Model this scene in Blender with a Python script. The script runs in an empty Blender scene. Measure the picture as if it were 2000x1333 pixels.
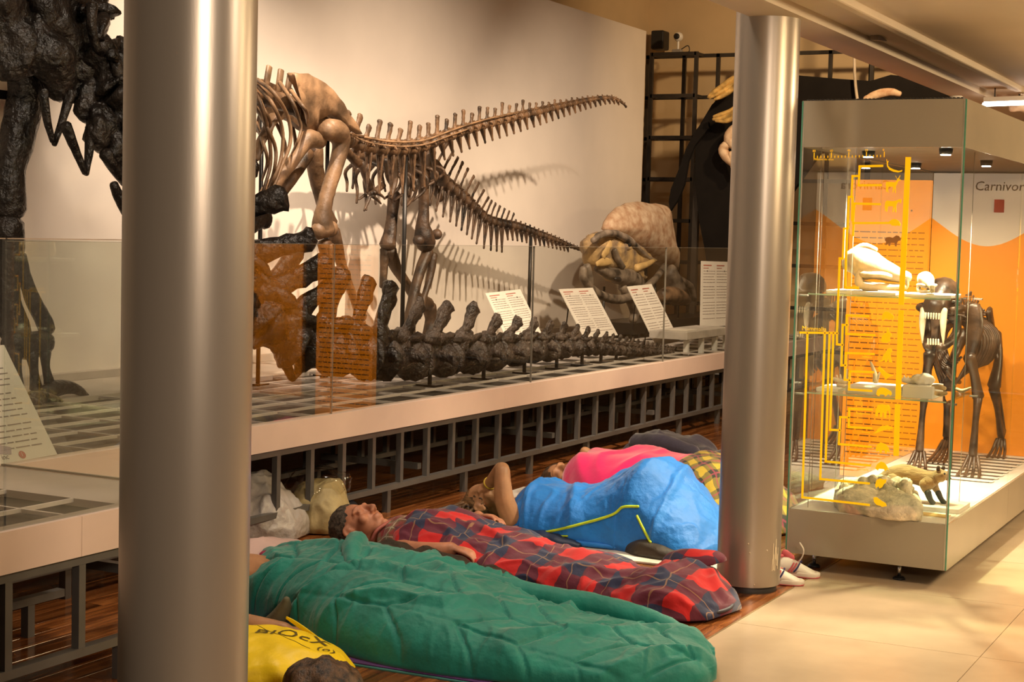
import bpy, bmesh, math, random
from mathutils import Vector, Matrix, noise, Quaternion
S = bpy.context.scene
COL = S.collection
R = math.radians
random.seed(7)

# ---------------------------------------------------------------- camera
cam = bpy.data.objects.new('camera', bpy.data.cameras.new('camera'))
COL.objects.link(cam)
S.camera = cam
cam.data.sensor_width = 36
cam.data.lens = 56.8
cam.data.clip_start = 0.05
cam.matrix_world = Matrix(((0.459198, 0.047729, -0.887051, 0), (-0.88795, 0.054018, -0.456757, 0),
                           (0.026116, 0.997399, 0.067185, 1.6), (0, 0, 0, 1)))
# ---------------------------------------------------------------- world, exposure
W = bpy.data.worlds.new('hall_ambience')
S.world = W
W.use_nodes = True
W.node_tree.nodes['Background'].inputs[0].default_value = (1.0, 0.70, 0.45, 1)
W.node_tree.nodes['Background'].inputs[1].default_value = 0.06
S.view_settings.view_transform = 'Standard'
S.view_settings.look = 'None'
S.view_settings.exposure = 0.9
S.view_settings.gamma = 1.0
S.cycles.transparent_max_bounces = 40
S.cycles.max_bounces = 8
S.cycles.sample_clamp_indirect = 6
S.cycles.caustics_reflective = False
S.cycles.caustics_refractive = False

# ---------------------------------------------------------------- lights
def light(name, kind, loc, target, power, col, size=0.1, cone=60, blend=0.6, size_y=None):
    d = bpy.data.lights.new(name, kind)
    d.energy = power
    d.color = col
    if kind == 'SPOT':
        d.spot_size = R(cone)
        d.spot_blend = blend
        d.shadow_soft_size = size
    elif kind == 'AREA':
        d.size = size
        if size_y:
            d.shape = 'RECTANGLE'
            d.size_y = size_y
    else:
        d.shadow_soft_size = size
    o = bpy.data.objects.new(name, d)
    COL.objects.link(o)
    o.location = loc
    if target is not None:
        o.rotation_euler = (Vector(target) - Vector(loc)).to_track_quat('-Z', 'Y').to_euler()
    return o

WARM = (1.0, 0.72, 0.45)
# hall spotlights washing the skeletons and the partition
light('hall_spot_near', 'SPOT', (7.9, 4.9, 4.7), (9.1, 7.0, 1.4), 470, (1, 0.79, 0.58), 0.03, 66, 1.0)
light('hall_spot_middle', 'SPOT', (9.9, 2.95, 4.3), (11.7, 7.0, 0.5), 690, (1, 0.77, 0.55), 0.05, 76, 1.0)
light('hall_spot_end', 'SPOT', (12.6, 3.3, 4.4), (14.9, 6.6, 1.2), 320, (1, 0.77, 0.54), 0.05, 72, 1.0)
light('hall_spot_tail', 'SPOT', (7.4, 3.6, 4.6), (9.4, 5.2, 0.7), 230, (1, 0.76, 0.60), 0.05, 62, 0.9)
light('hall_spot_back', 'SPOT', (14.2, 3.4, 4.4), (18.2, 5.9, 2.9), 260, (1, 0.68, 0.36), 0.1, 90, 1.0)
# lamps over the sleepers (hall) and under the mezzanine (walkway)
light('sleepers_lamp', 'AREA', (5.8, 3.3, 5.2), (6.4, 3.4, 0), 58, (1, 0.84, 0.66), 0.7)
light('entrance_lamp', 'AREA', (4.3, -0.5, 2.5), (3.9, 2.6, 1.0), 9, (1, 0.80, 0.58), 0.35)
light('near_column_fill', 'AREA', (1.0, -1.0, 2.5), (3.4, 2.4, 0.9), 44, (1, 0.80, 0.60), 0.5)  # added fill behind the viewer, brightens the middle of the near column
light('walkway_lamp', 'AREA', (6.2, -0.9, 2.5), (7.0, 1.0, 0), 44, (1, 0.74, 0.42), 0.6)
light('walkway_lamp_far', 'AREA', (9.6, -0.6, 2.5), (9.4, 0.9, 0), 62, (1, 0.74, 0.42), 0.6)
light('case_lamp_front', 'SPOT', (7.78, 1.72, 2.0), (7.85, 1.92, 1.3), 150, (1, 0.84, 0.58), 0.03, 110, 0.7)
light('case_lamp_rear', 'SPOT', (8.0, 2.15, 2.0), (7.90, 2.02, 1.3), 230, (1, 0.84, 0.58), 0.03, 110, 0.7)

# ---------------------------------------------------------------- materials
def nodes(m):
    m.use_nodes = True
    nt = m.node_tree
    return nt, nt.nodes, nt.links

def mat(name, col, rough=0.5, metal=0.0, var=0.12, nscale=6.0, bump=0.0, bscale=30.0, spec=0.5, col2=None,
        emit=0.0, stretch=None, sheen=0.0, alpha=None, trans=0.0, coat=0.0, dist=0.01, detail=4.0):
    m = bpy.data.materials.new(name)
    nt, N, L = nodes(m)
    b = N['Principled BSDF']
    b.inputs['Roughness'].default_value = rough
    b.inputs['Metallic'].default_value = metal
    b.inputs['Specular IOR Level'].default_value = spec
    if sheen:
        b.inputs['Sheen Weight'].default_value = sheen
    if coat:
        b.inputs['Coat Weight'].default_value = coat
        b.inputs['Coat Roughness'].default_value = 0.12
    if trans:
        b.inputs['Transmission Weight'].default_value = trans
    tc = N.new('ShaderNodeTexCoord')
    mp = N.new('ShaderNodeMapping')
    L.new(tc.outputs['Object'], mp.inputs['Vector'])
    if stretch:
        mp.inputs['Scale'].default_value = stretch
    nz = N.new('ShaderNodeTexNoise')
    nz.inputs['Scale'].default_value = nscale
    nz.inputs['Detail'].default_value = detail
    L.new(mp.outputs[0], nz.inputs['Vector'])
    cr = N.new('ShaderNodeValToRGB')
    c2 = col2 or tuple(max(0, c * (1 - 2.2 * var)) for c in col)
    c1 = col if col2 else tuple(min(1, c * (1 + var)) for c in col)
    cr.color_ramp.elements[0].position = 0.32
    cr.color_ramp.elements[1].position = 0.68
    cr.color_ramp.elements[0].color = (*c2, 1)
    cr.color_ramp.elements[1].color = (*c1, 1)
    L.new(nz.outputs['Fac'], cr.inputs[0])
    L.new(cr.outputs[0], b.inputs['Base Color'])
    if emit:
        L.new(cr.outputs[0], b.inputs['Emission Color'])
        b.inputs['Emission Strength'].default_value = emit
    if alpha is not None:
        b.inputs['Alpha'].default_value = alpha
    if bump:
        n2 = N.new('ShaderNodeTexNoise')
        n2.inputs['Scale'].default_value = bscale
        n2.inputs['Detail'].default_value = 5
        L.new(mp.outputs[0], n2.inputs['Vector'])
        bp = N.new('ShaderNodeBump')
        bp.inputs['Strength'].default_value = bump
        bp.inputs['Distance'].default_value = dist
        L.new(n2.outputs['Fac'], bp.inputs['Height'])
        L.new(bp.outputs[0], b.inputs['Normal'])
    return m

def glass(name, tint=(0.97, 0.99, 0.97), refl=1.0, rough=0.0, ior=1.7):
    m = bpy.data.materials.new(name)
    nt, N, L = nodes(m)
    N.remove(N['Principled BSDF'])
    t = N.new('ShaderNodeBsdfTransparent')
    t.inputs[0].default_value = (*tint, 1)
    g = N.new('ShaderNodeBsdfGlossy')
    g.inputs['Roughness'].default_value = rough
    g.inputs['Color'].default_value = (refl, refl, refl, 1)
    fr = N.new('ShaderNodeFresnel')
    fr.inputs['IOR'].default_value = ior
    mx = N.new('ShaderNodeMixShader')
    ge = N.new('ShaderNodeNewGeometry')
    iv = N.new('ShaderNodeMath')
    iv.operation = 'SUBTRACT'
    iv.inputs[0].default_value = 1.0
    L.new(ge.outputs['Backfacing'], iv.inputs[1])
    mu = N.new('ShaderNodeMath')
    mu.operation = 'MULTIPLY'
    L.new(fr.outputs[0], mu.inputs[0])
    L.new(iv.outputs[0], mu.inputs[1])
    L.new(mu.outputs[0], mx.inputs[0])
    L.new(t.outputs[0], mx.inputs[1])
    L.new(g.outputs[0], mx.inputs[2])
    L.new(mx.outputs[0], N['Material Output'].inputs[0])
    return m

# ---------------------------------------------------------------- geometry helpers
def cr(pts, k=6):
    """Catmull-Rom through tuples of any size"""
    if len(pts) < 3 or k < 2:
        return [tuple(p) for p in pts]
    P = [tuple(2 * a - b for a, b in zip(pts[0], pts[1]))] + [tuple(p) for p in pts]
    P.append(tuple(2 * a - b for a, b in zip(pts[-1], pts[-2])))
    out = []
    for i in range(1, len(P) - 2):
        for j in range(k):
            t = j / k
            out.append(tuple(0.5 * (2 * b + (c - a) * t + (2 * a - 5 * b + 4 * c - d) * t * t + (3 * b - a - 3 * c + d) * t ** 3)
                             for a, b, c, d in zip(P[i - 1], P[i], P[i + 1], P[i + 2])))
    out.append(tuple(pts[-1]))
    return out

class MB:
    def __init__(s):
        s.bm = bmesh.new()

    def box(s, lo, hi, rot=None, about=None):
        lo, hi = Vector(lo), Vector(hi)
        vs = [s.bm.verts.new((x, y, z)) for x in (lo.x, hi.x) for y in (lo.y, hi.y) for z in (lo.z, hi.z)]
        for q in ((0, 1, 3, 2), (4, 6, 7, 5), (0, 4, 5, 1), (2, 3, 7, 6), (0, 2, 6, 4), (1, 5, 7, 3)):
            s.bm.faces.new([vs[i] for i in q])
        if rot is not None:
            bmesh.ops.rotate(s.bm, verts=vs, cent=about or (lo + hi) / 2, matrix=rot)
        return vs

    def bar(s, a, b, w, h=None, up=(0, 0, 1)):
        """rectangular bar from a to b"""
        a, b = Vector(a), Vector(b)
        h = h or w
        d = (b - a).normalized()
        u = Vector(up)
        if abs(d.dot(u)) > 0.98:
            u = Vector((1, 0, 0))
        r = d.cross(u).normalized() * w / 2
        u = r.cross(d).normalized() * h / 2
        vs = [s.bm.verts.new(p + i * r + j * u) for p in (a, b) for i, j in ((-1, -1), (1, -1), (1, 1), (-1, 1))]
        for q in ((3, 2, 1, 0), (4, 5, 6, 7), (0, 1, 5, 4), (1, 2, 6, 5), (2, 3, 7, 6), (3, 0, 4, 7)):
            s.bm.faces.new([vs[i] for i in q])
        return vs

    def tube(s, pts, n=8, k=4, flat=1.0, up=(0, 0, 1), rs=1.0, round_ends=True, knob=0.0, fr=1.0):
        """pts: (x,y,z,r); flat scales the second cross axis"""
        P = cr(pts, k)
        Q = [(Vector(p[:3]), max(1e-4, p[3] * rs)) for p in P]
        if round_ends:
            d0 = (Q[0][0] - Q[1][0]).normalized()
            d1 = (Q[-1][0] - Q[-2][0]).normalized()
            a, b = Q[0], Q[-1]
            Q = [(a[0] + d0 * a[1] * .8 * fr, a[1] * .3), (a[0] + d0 * a[1] * .55 * fr, a[1] * .75)] + Q + \
                [(b[0] + d1 * b[1] * .55 * fr, b[1] * .75), (b[0] + d1 * b[1] * .8 * fr, b[1] * .3)]
        rings = []
        u = None
        for i, (p, r) in enumerate(Q):
            d = (Q[min(i + 1, len(Q) - 1)][0] - Q[max(i - 1, 0)][0])
            d = d.normalized() if d.length > 1e-9 else Vector((0, 0, 1))
            if u is None:
                w = Vector(up)
                if abs(d.dot(w)) > 0.97:
                    w = Vector((1, 0, 0)) if abs(d.x) < .9 else Vector((0, 1, 0))
                u = w
            u = (u - d * u.dot(d))
            u = u.normalized() if u.length > 1e-6 else d.orthogonal().normalized()
            v = d.cross(u)
            ring = []
            for j in range(n):
                t = 2 * math.pi * j / n
                ring.append(s.bm.verts.new(p + (u * math.cos(t) + v * math.sin(t) * flat) * r))
            rings.append(ring)
        for a, b in zip(rings, rings[1:]):
            for j in range(n):
                s.bm.faces.new((a[j], a[(j + 1) % n], b[(j + 1) % n], b[j]))
        s.bm.faces.new(rings[0][::-1])
        s.bm.faces.new(rings[-1])
        return rings

    def prism(s, poly, ext):
        """extrude a 3D polygon by a vector"""
        e = Vector(ext)
        a = [s.bm.verts.new(p) for p in poly]
        b = [s.bm.verts.new(Vector(p) + e) for p in poly]
        n = len(poly)
        s.bm.faces.new(a[::-1])
        s.bm.faces.new(b)
        for i in range(n):
            s.bm.faces.new((a[i], a[(i + 1) % n], b[(i + 1) % n], b[i]))
        return a + b

    def blob(s, c, rad, rot=None, sub=2, amp=0.0, freq=8.0, seed=0):
        r = bmesh.ops.create_icosphere(s.bm, subdivisions=sub, radius=1)
        c = Vector(c)
        rad = Vector(rad) if hasattr(rad, '__len__') else Vector((rad,) * 3)
        for v in r['verts']:
            n = v.co.copy()
            v.co = Vector((n.x * rad.x, n.y * rad.y, n.z * rad.z))
            if amp:
                v.co += n * amp * noise.noise(v.co * freq + Vector((seed, seed * 2, 0)))
            if rot is not None:
                v.co = rot @ v.co
            v.co += c
        return r['verts']

    def loft(s, rings, cap=True, closed=True):
        V = [[s.bm.verts.new(p) for p in r] for r in rings]
        n = len(V[0])
        for a, b in zip(V, V[1:]):
            for j in range(n if closed else n - 1):
                s.bm.faces.new((a[j], a[(j + 1) % n], b[(j + 1) % n], b[j]))
        if cap and closed:
            s.bm.faces.new(V[0][::-1])
            s.bm.faces.new(V[-1])
        return V

    def lathe(s, prof, c=(0, 0, 0), n=32, axis=None):
        rings = []
        for r, z in prof:
            ring = []
            for j in range(n):
                t = 2 * math.pi * j / n
                p = Vector((max(r, 1e-4) * math.cos(t), max(r, 1e-4) * math.sin(t), z))
                if axis is not None:
                    p = axis @ p
                ring.append(p + Vector(c))
            rings.append(ring)
        return s.loft(rings)

    def rough(s, amp, freq, oct=2, seed=0.0):
        s.bm.normal_update()
        off = Vector((seed, seed * 1.7, seed * .3))
        mv = []
        for v in s.bm.verts:
            h = 0
            f, a = freq, 1.0
            for _ in range(oct):
                h += a * noise.noise(v.co * f + off)
                f *= 2.1
                a *= .5
            mv.append(v.normal * h * amp)
        for v, d in zip(s.bm.verts, mv):
            v.co += d

    def build(s, name, m, parent=None, smooth=True, sub=0, bevel=0.0, angle=None):
        bmesh.ops.recalc_face_normals(s.bm, faces=s.bm.faces)
        me = bpy.data.meshes.new(name)
        s.bm.to_mesh(me)
        s.bm.free()
        for p in me.polygons:
            p.use_smooth = smooth
        if smooth and angle:
            me.set_sharp_from_angle(angle=R(angle))
        if m:
            me.materials.append(m)
        o = bpy.data.objects.new(name, me)
        COL.objects.link(o)
        if parent:
            attach(o, parent)
        if bevel:
            md = o.modifiers.new('bevel', 'BEVEL')
            md.width = bevel
            md.segments = 2
            md.limit_method = 'ANGLE'
        if sub:
            md = o.modifiers.new('sub', 'SUBSURF')
            md.levels = md.render_levels = sub
        return o

def world_of(o):
    m = Matrix.LocRotScale(o.location, o.rotation_euler, o.scale)
    if o.parent:
        m = world_of(o.parent) @ o.matrix_parent_inverse @ m
    return m

def attach(o, parent):
    o.parent = parent
    o.matrix_parent_inverse = world_of(parent).inverted()

def tag(o, label, cat, group=None, kind=None):
    o['label'] = label
    o['category'] = cat
    if group:
        o['group'] = group
    if kind:
        o['kind'] = kind
    return o

def thing(name, loc, label, cat, group=None):
    o = bpy.data.objects.new(name, None)
    o.empty_display_size = 0.1
    COL.objects.link(o)
    o.location = loc
    return tag(o, label, cat, group)

def struct(o, label=None):
    o['kind'] = 'structure'
    if label:
        o['label'] = label
    return o

def part(name, m, parent, fn, **kw):
    b = MB()
    fn(b)
    return b.build(name, m, parent, **kw)

def share(o, name, loc=None, parent=None):
    """linked copy sharing mesh data, placed by an offset"""
    c = o.copy()
    c.name = name
    COL.objects.link(c)
    if parent is not None:
        attach(c, parent)
    if loc is not None:
        c.location = loc
    return c

def text_mesh(txt, size, ext=0.0006, align='LEFT', shear=0.0):
    cu = bpy.data.curves.new('lettering', 'FONT')
    cu.body = txt
    cu.size = size
    cu.extrude = ext
    cu.align_x = align
    cu.shear = shear
    cu.resolution_u = 2
    o = bpy.data.objects.new('lettering', cu)
    COL.objects.link(o)
    dg = bpy.context.evaluated_depsgraph_get()
    dg.update()
    me = bpy.data.meshes.new_from_object(o.evaluated_get(dg))
    bpy.data.objects.remove(o)
    return me

def text(name, txt, size, mx, m, parent, ext=0.0006, align='LEFT', shear=0.0):
    me = text_mesh(txt, size, ext, align, shear)
    me.transform(mx)
    if mx.determinant() < 0:
        me.flip_normals()
    me.materials.append(m)
    o = bpy.data.objects.new(name, me)
    COL.objects.link(o)
    if parent:
        attach(o, parent)
    return o

def basis(o, x, y):
    """matrix with local x,y axes mapped to given world vectors"""
    x, y = Vector(x).normalized(), Vector(y).normalized()
    z = x.cross(y).normalized()
    return Matrix(((x.x, y.x, z.x, o[0]), (x.y, y.y, z.y, o[1]), (x.z, y.z, z.z, o[2]), (0, 0, 0, 1)))

# ---------------------------------------------------------------- shared materials
def wood_mat():
    m = bpy.data.materials.new('dark_floorboard')
    nt, N, L = nodes(m)
    b = N['Principled BSDF']
    tc = N.new('ShaderNodeTexCoord')
    oi = N.new('ShaderNodeObjectInfo')
    ad = N.new('ShaderNodeVectorMath')
    ad.operation = 'MULTIPLY_ADD'
    cmb = N.new('ShaderNodeCombineXYZ')
    for i in range(3):
        L.new(oi.outputs['Random'], cmb.inputs[i])
    ad.inputs[1].default_value = (37, 53, 11)
    L.new(cmb.outputs[0], ad.inputs[0])
    L.new(tc.outputs['Object'], ad.inputs[2])
    mp = N.new('ShaderNodeMapping')
    mp.inputs['Scale'].default_value = (1.3, 22, 22)
    L.new(ad.outputs[0], mp.inputs['Vector'])
    nz = N.new('ShaderNodeTexNoise')
    nz.inputs['Scale'].default_value = 1.6
    nz.inputs['Detail'].default_value = 7
    nz.inputs['Distortion'].default_value = 0.6
    L.new(mp.outputs[0], nz.inputs['Vector'])
    rp = N.new('ShaderNodeValToRGB')
    e = rp.color_ramp.elements
    e[0].position, e[0].color = 0.3, (0.075, 0.022, 0.006, 1)
    e[1].position, e[1].color = 0.72, (0.36, 0.135, 0.038, 1)
    x = e.new(0.5)
    x.color = (0.19, 0.062, 0.017, 1)
    L.new(nz.outputs['Fac'], rp.inputs[0])
    hs = N.new('ShaderNodeHueSaturation')
    mr = N.new('ShaderNodeMapRange')
    mr.inputs['To Min'].default_value = 0.6
    mr.inputs['To Max'].default_value = 1.35
    L.new(oi.outputs['Random'], mr.inputs['Value'])
    L.new(mr.outputs[0], hs.inputs['Value'])
    L.new(rp.outputs[0], hs.inputs['Color'])
    L.new(hs.outputs[0], b.inputs['Base Color'])
    b.inputs['Roughness'].default_value = 0.15
    bp = N.new('ShaderNodeBump')
    bp.inputs['Strength'].default_value = 0.08
    bp.inputs['Distance'].default_value = 0.004
    L.new(nz.outputs['Fac'], bp.inputs['Height'])
    L.new(bp.outputs[0], b.inputs['Normal'])
    return m

MT = {
    'wood': wood_mat(),
    'tile': mat('beige_stone_tile', (0.53, 0.41, 0.28), 0.24, var=0.06, nscale=3, bump=0.03, bscale=5),
    'wall': mat('cream_painted_partition', (0.79, 0.705, 0.625), 0.75, var=0.02, nscale=2),
    'wall2': mat('ochre_painted_wall', (0.62, 0.46, 0.27), 0.8, var=0.03, nscale=2),
    'ceil': mat('beige_painted_ceiling', (0.66, 0.55, 0.42), 0.7, var=0.03, nscale=1.5),
    'steel': mat('brushed_steel_column', (0.44, 0.38, 0.32), 0.33, metal=0.65, var=0.06, nscale=3, stretch=(1, 1, 0.12), bump=0.02, bscale=60),
    'dark': mat('dark_rubber', (0.03, 0.027, 0.025), 0.5),
    'frame': mat('grey_painted_steel', (0.115, 0.105, 0.095), 0.45, var=0.08),
    'fascia': mat('cream_laminate', (0.80, 0.62, 0.52), 0.5, var=0.03, nscale=3),
    'deck': mat('pale_deck_panel', (0.52, 0.45, 0.39), 0.55, var=0.05, nscale=4),
    'grate': mat('white_grating_bar', (0.62, 0.55, 0.5), 0.45, var=0.05),
    'glass': glass('clear_float_glass', (0.955, 0.965, 0.945), 1.0),
    'gedge': mat('green_glass_edge', (0.10, 0.30, 0.20), 0.15, var=0.05),
    'black_bone': mat('black_fossil_bone', (0.020, 0.015, 0.012), 0.28, var=0.4, nscale=9, bump=0.9, bscale=22, dist=0.03),
    'tail_bone': mat('glossy_dark_cast_bone', (0.075, 0.056, 0.046), 0.28, var=0.4, nscale=10, bump=1.0, bscale=34, dist=0.03),
    'brown_bone': mat('brown_fossil_bone', (0.155, 0.085, 0.042), 0.5, var=0.4, nscale=7, bump=0.45, bscale=30, dist=0.015),
    'brown_pale': mat('pale_brown_fossil_bone', (0.27, 0.16, 0.085), 0.52, var=0.3, nscale=6, bump=0.4, bscale=24, dist=0.015),
    'dark_bone': mat('dark_brown_fossil_bone', (0.085, 0.048, 0.026), 0.5, var=0.4, nscale=8, bump=0.45, bscale=30, dist=0.015),
    'rod': mat('black_steel_rod', (0.02, 0.018, 0.016), 0.35, metal=0.4),
    'paper': mat('white_printed_board', (0.74, 0.68, 0.60), 0.55, var=0.02),
    'ink': mat('grey_print', (0.28, 0.22, 0.20), 0.6),
    'redink': mat('red_print', (0.45, 0.13, 0.10), 0.6),
    'white': mat('white_plastic', (0.78, 0.75, 0.70), 0.45, var=0.03),
    'black': mat('black_plastic', (0.012, 0.011, 0.011), 0.45),
    'skin': mat('skin', (0.50, 0.25, 0.15), 0.5, var=0.12, nscale=14, bump=0.15, bscale=120, dist=0.002),
}

# ================================================================ setting
# timber floor with separate boards, stone floor with separate tiles
fl = part('floor', MT['dark'], None, lambda b: b.box((0.5, 2.19, -0.08), (18.0, 7.6, -0.012)), smooth=False)
struct(fl, 'dark polished timber floor under the platform and sleepers')
bw, bl = 0.112, 1.22
pb = MB(); pb.box((0, 0, -0.012), (bl - .003, bw - .0025, 0.0))
board = pb.build('plank', MT['wood'], fl, smooth=False, bevel=0.0012)
first = True
rng = random.Random(3)
for i in range(25):
    off = (i * 0.47) % bl
    for j in range(9):
        x, y = 2.6 + off + j * bl, 2.191 + i * bw
        if first:
            board.location = (x, y, 0); first = False
        else:
            share(board, 'plank', (x, y, 0), fl)
far = MB()
for i in range(25, 48):
    for j in range(12):
        x, y = 2.2 + (i * .47) % bl + j * bl, 2.191 + i * bw
        far.box((x, y, -.012), (x + bl - .003, y + bw - .0025, 0))
for i in range(25):
    for j in range(9, 13):
        x, y = 2.6 + (i * .47) % bl + j * bl, 2.191 + i * bw
        far.box((x, y, -.012), (x + bl - .003, y + bw - .0025, 0))
fo = far.build('far_planks', MT['wood'], fl, smooth=False); fo['kind'] = 'stuff'

fs = part('floor', mat('grout', (0.34, 0.27, 0.18), 0.8), None, lambda b: b.box((0.5, -4, -0.08), (18.0, 2.188, -0.012)), smooth=False)
struct(fs, 'beige stone floor of the walkway')
tb = MB(); tb.box((0, 0, -.012), (.997, .997, 0))
tile = tb.build('tile', MT['tile'], fs, smooth=False)
n = 0
for i in range(6):
    for j in range(15):
        loc = (2.35 + j, 2.188 - 1 - i, 0)
        if n == 0: tile.location = loc
        else: share(tile, 'tile', loc, fs)
        n += 1
part('edge_strip', mat('brass_strip', (0.35, 0.24, 0.12), 0.35, metal=0.6), fs, lambda b: b.box((0.5, 2.184, -.01), (18, 2.192, .0012)), smooth=False)

wl = part('wall_left', MT['wall'], None, lambda b: b.box((1.0, 7.0, 0), (16.63, 7.14, 3.85)), smooth=False)
struct(wl, 'tall cream partition behind the skeletons')
bbd = part('baseboard_left', MT['deck'], None, lambda b: b.box((1.0, 6.93, 0.618), (16.6, 7.0, 0.665)), smooth=False)
struct(bbd)
struct(part('wall_side', MT['wall2'], None, lambda b: b.box((1.0, 7.57, 0), (18.2, 7.7, 6.2)), smooth=False), 'ochre hall wall above the cream partition')
struct(part('wall_back', MT['wall2'], None, lambda b: b.box((18.05, -4, 0), (18.2, 7.57, 6.2)), smooth=False), 'ochre end wall behind the steel lattice')
struct(part('ceiling', MT['ceil'], None, lambda b: b.box((0.5, 2.45, 5.9), (18.2, 7.7, 6.0)), smooth=False), 'high hall ceiling')

# mezzanine: edge beam, stepped soffit, ribs
def mezz(b):
    b.box((3.0, 2.19, 2.58), (18.05, 2.41, 3.3))
cb = struct(part('ceiling_beam', MT['ceil'], None, mezz, smooth=False), 'cream edge beam of the mezzanine over the walkway')
cs = struct(part('ceiling_soffit', MT['ceil'], None, lambda b: b.box((3.0, -4, 2.625), (18.05, 2.19, 3.3)), smooth=False), 'beige soffit above the walkway')
for y in (1.95, 0.55, -0.85, -2.25):
    part('rib', MT['ceil'], cs, lambda b: b.box((3.0, y - .028, 2.59), (18.05, y + .028, 2.63)), smooth=False, bevel=.01)
part('end_clip', mat('grey_clip', (.25, .2, .16), .5), cs, lambda b: b.prism([(8.02, 2.17, 2.60), (8.02, 2.17, 2.63), (8.2, 2.17, 2.615)], (0, -.04, 0)), smooth=False)

# columns
def column(cx, cy, r, label):
    t = thing('steel_column', (cx, cy, 0), label, 'column')
    part('shaft', MT['steel'], t, lambda b: b.lathe([(r, .03), (r, 2.62)], (cx, cy, 0), 64), angle=40)
    part('base_ring', MT['dark'], t, lambda b: b.lathe([(r * .9, 0), (r * .9, .024), (r * .86, .032)], (cx, cy, 0), 64), angle=40)
    return t
c2 = column(7.02, 2.365, .1438, 'scuffed steel column standing beside the pair of sneakers')
c1 = column(2.844, 2.273, .1436, 'large foreground steel column cutting the picture on the left')
sc = MB()
ch = mat('bare_scuff', (.62, .52, .38), .6)
for i in range(9):
    a = math.radians(-97 - i * 2.2 + random.uniform(-1, 1))
    z0 = .10 + random.uniform(0, .06); z1 = z0 + random.uniform(.05, .12)
    p = lambda z, a=a: (7.02 + .1443 * math.cos(a), 2.365 + .1443 * math.sin(a), z)
    sc.bar(p(z0), p(z1), .004 + random.random() * .004, .0012, up=(math.cos(a), math.sin(a), 0))
sc.build('scuff_mark', ch, c2, smooth=False)
for a, z in ((-160, .19), (-163, .23), (-150, .045), (-128, .2)):
    a = math.radians(a)
    part('chip', ch, c2, lambda b: b.blob((7.02 + .144 * math.cos(a), 2.365 + .144 * math.sin(a), z), (.004, .004, .005), sub=1))

# ================================================================ display platform with glass barrier
PF = thing('display_platform', (9, 5.8, 0), 'long cream edged display platform on grey steel legs with glass barrier', 'platform')
ZT, ZB = 0.618, 0.482
YF, YN, XN = 4.70, 3.70, 4.77          # main front, near front (left block), right side of the near block
# fascia boards
for x0, x1 in ((4.77, 6.2), (6.2, 9.05), (9.05, 11.9), (11.9, 14.75), (14.75, 16.6)):
    part('fascia_board', MT['fascia'], PF, lambda b: b.box((x0 + .001, YF, ZB), (x1 - .001, YF + .02, ZT)), smooth=False)
for x0, x1 in ((1.6, 4.09), (4.09, 4.77)):
    part('fascia_board', MT['fascia'], PF, lambda b: b.box((x0 + .001, YN, ZB), (x1 - .001, YN + .02, ZT)), smooth=False)
part('fascia_board', MT['fascia'], PF, lambda b: b.box((XN - .02, YN + .021, ZB), (XN, YF - .001, ZT)), smooth=False)
# deck boards: a pale margin and a rear strip; the middle is an open grating over dark trays
part('deck_margin', MT['fascia'], PF, lambda b: b.box((4.76, YF + .021, ZT - .03), (16.6, YF + .075, ZT)), smooth=False)
part('deck_margin', MT['deck'], PF, lambda b: b.box((1.6, 6.25, ZT - .03), (16.6, 6.93, ZT - .001)), smooth=False)
part('deck_margin', MT['deck'], PF, lambda b: b.box((1.6, YN + .021, ZT - .03), (4.74, YN + .08, ZT - .001)), smooth=False)
part('deck_margin', MT['deck'], PF, lambda b: b.box((4.35, YN + .081, ZT - .03), (4.755, YF + .05, ZT - .002)), smooth=False)
dt = mat('dark_tray', (.022, .019, .016), .5)
part('tray_bottom', dt, PF, lambda b: b.box((1.6, YF + .08, ZT - .04), (16.6, 6.25, ZT - .03)), smooth=False)
part('tray_bottom', dt, PF, lambda b: b.box((1.6, YN + .08, ZT - .04), (4.35, YF + .08, ZT - .03)), smooth=False)
for y in (5.02, 5.26, 5.50, 5.75, 6.0):
    part('grating_bar', MT['grate'], PF, lambda b: b.box((1.6, y - .006, ZT - .016), (16.6, y + .006, ZT - .002)), smooth=False)
gb = MB(); gb.box((-.006, YF + .08, ZT - .018), (.006, 6.25, ZT - .004))
g0 = gb.build('grating_bar', MT['grate'], PF, smooth=False)
x = 2.0; g0.location = (x, 0, 0)
while x < 16.2:
    x += .42
    share(g0, 'grating_bar', (x, 0, 0), PF)
for y in (3.98, 4.3, 4.6):
    part('grating_bar', MT['grate'], PF, lambda b: b.box((1.6, y - .006, ZT - .016), (4.35, y + .006, ZT - .002)), smooth=False)
for x in (2.2, 2.7, 3.2, 3.7, 4.1):
    part('grating_bar', MT['grate'], PF, lambda b: b.box((x - .006, YN + .08, ZT - .018), (x + .006, YF + .08, ZT - .004)), smooth=False)
# under frame: rails, uprights, legs (front row, inner row)
def rails(y, x0, x1):
    part('top_rail', MT['frame'], PF, lambda b: b.box((x0, y, .445), (x1, y + .04, ZB)), smooth=False)
    part('bottom_rail', MT['frame'], PF, lambda b: b.box((x0, y, .128), (x1, y + .04, .158)), smooth=False)
rails(4.73, 4.77, 16.6)
rails(5.45, 4.77, 16.6)
rails(3.73, 1.6, 4.77)
rails(4.40, 1.6, 4.77)
ub = MB(); ub.box((-.016, 0, .158), (.016, .032, .445))
u0 = ub.build('upright', MT['frame'], PF, smooth=False)
lb = MB(); lb.box((-.018, 0, 0), (.018, .036, .128))
l0 = lb.build('leg', MT['frame'], PF, smooth=False)
u0.location = (4.862, 4.734, 0); l0.location = (5.16, 4.74, 0)
for k in range(1, 38):
    share(u0, 'upright', (4.862 + .3 * k, 4.734, 0), PF)
for k in range(1, 13):
    share(l0, 'leg', (5.16 + .9 * k - .12, 4.74, 0), PF)
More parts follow.
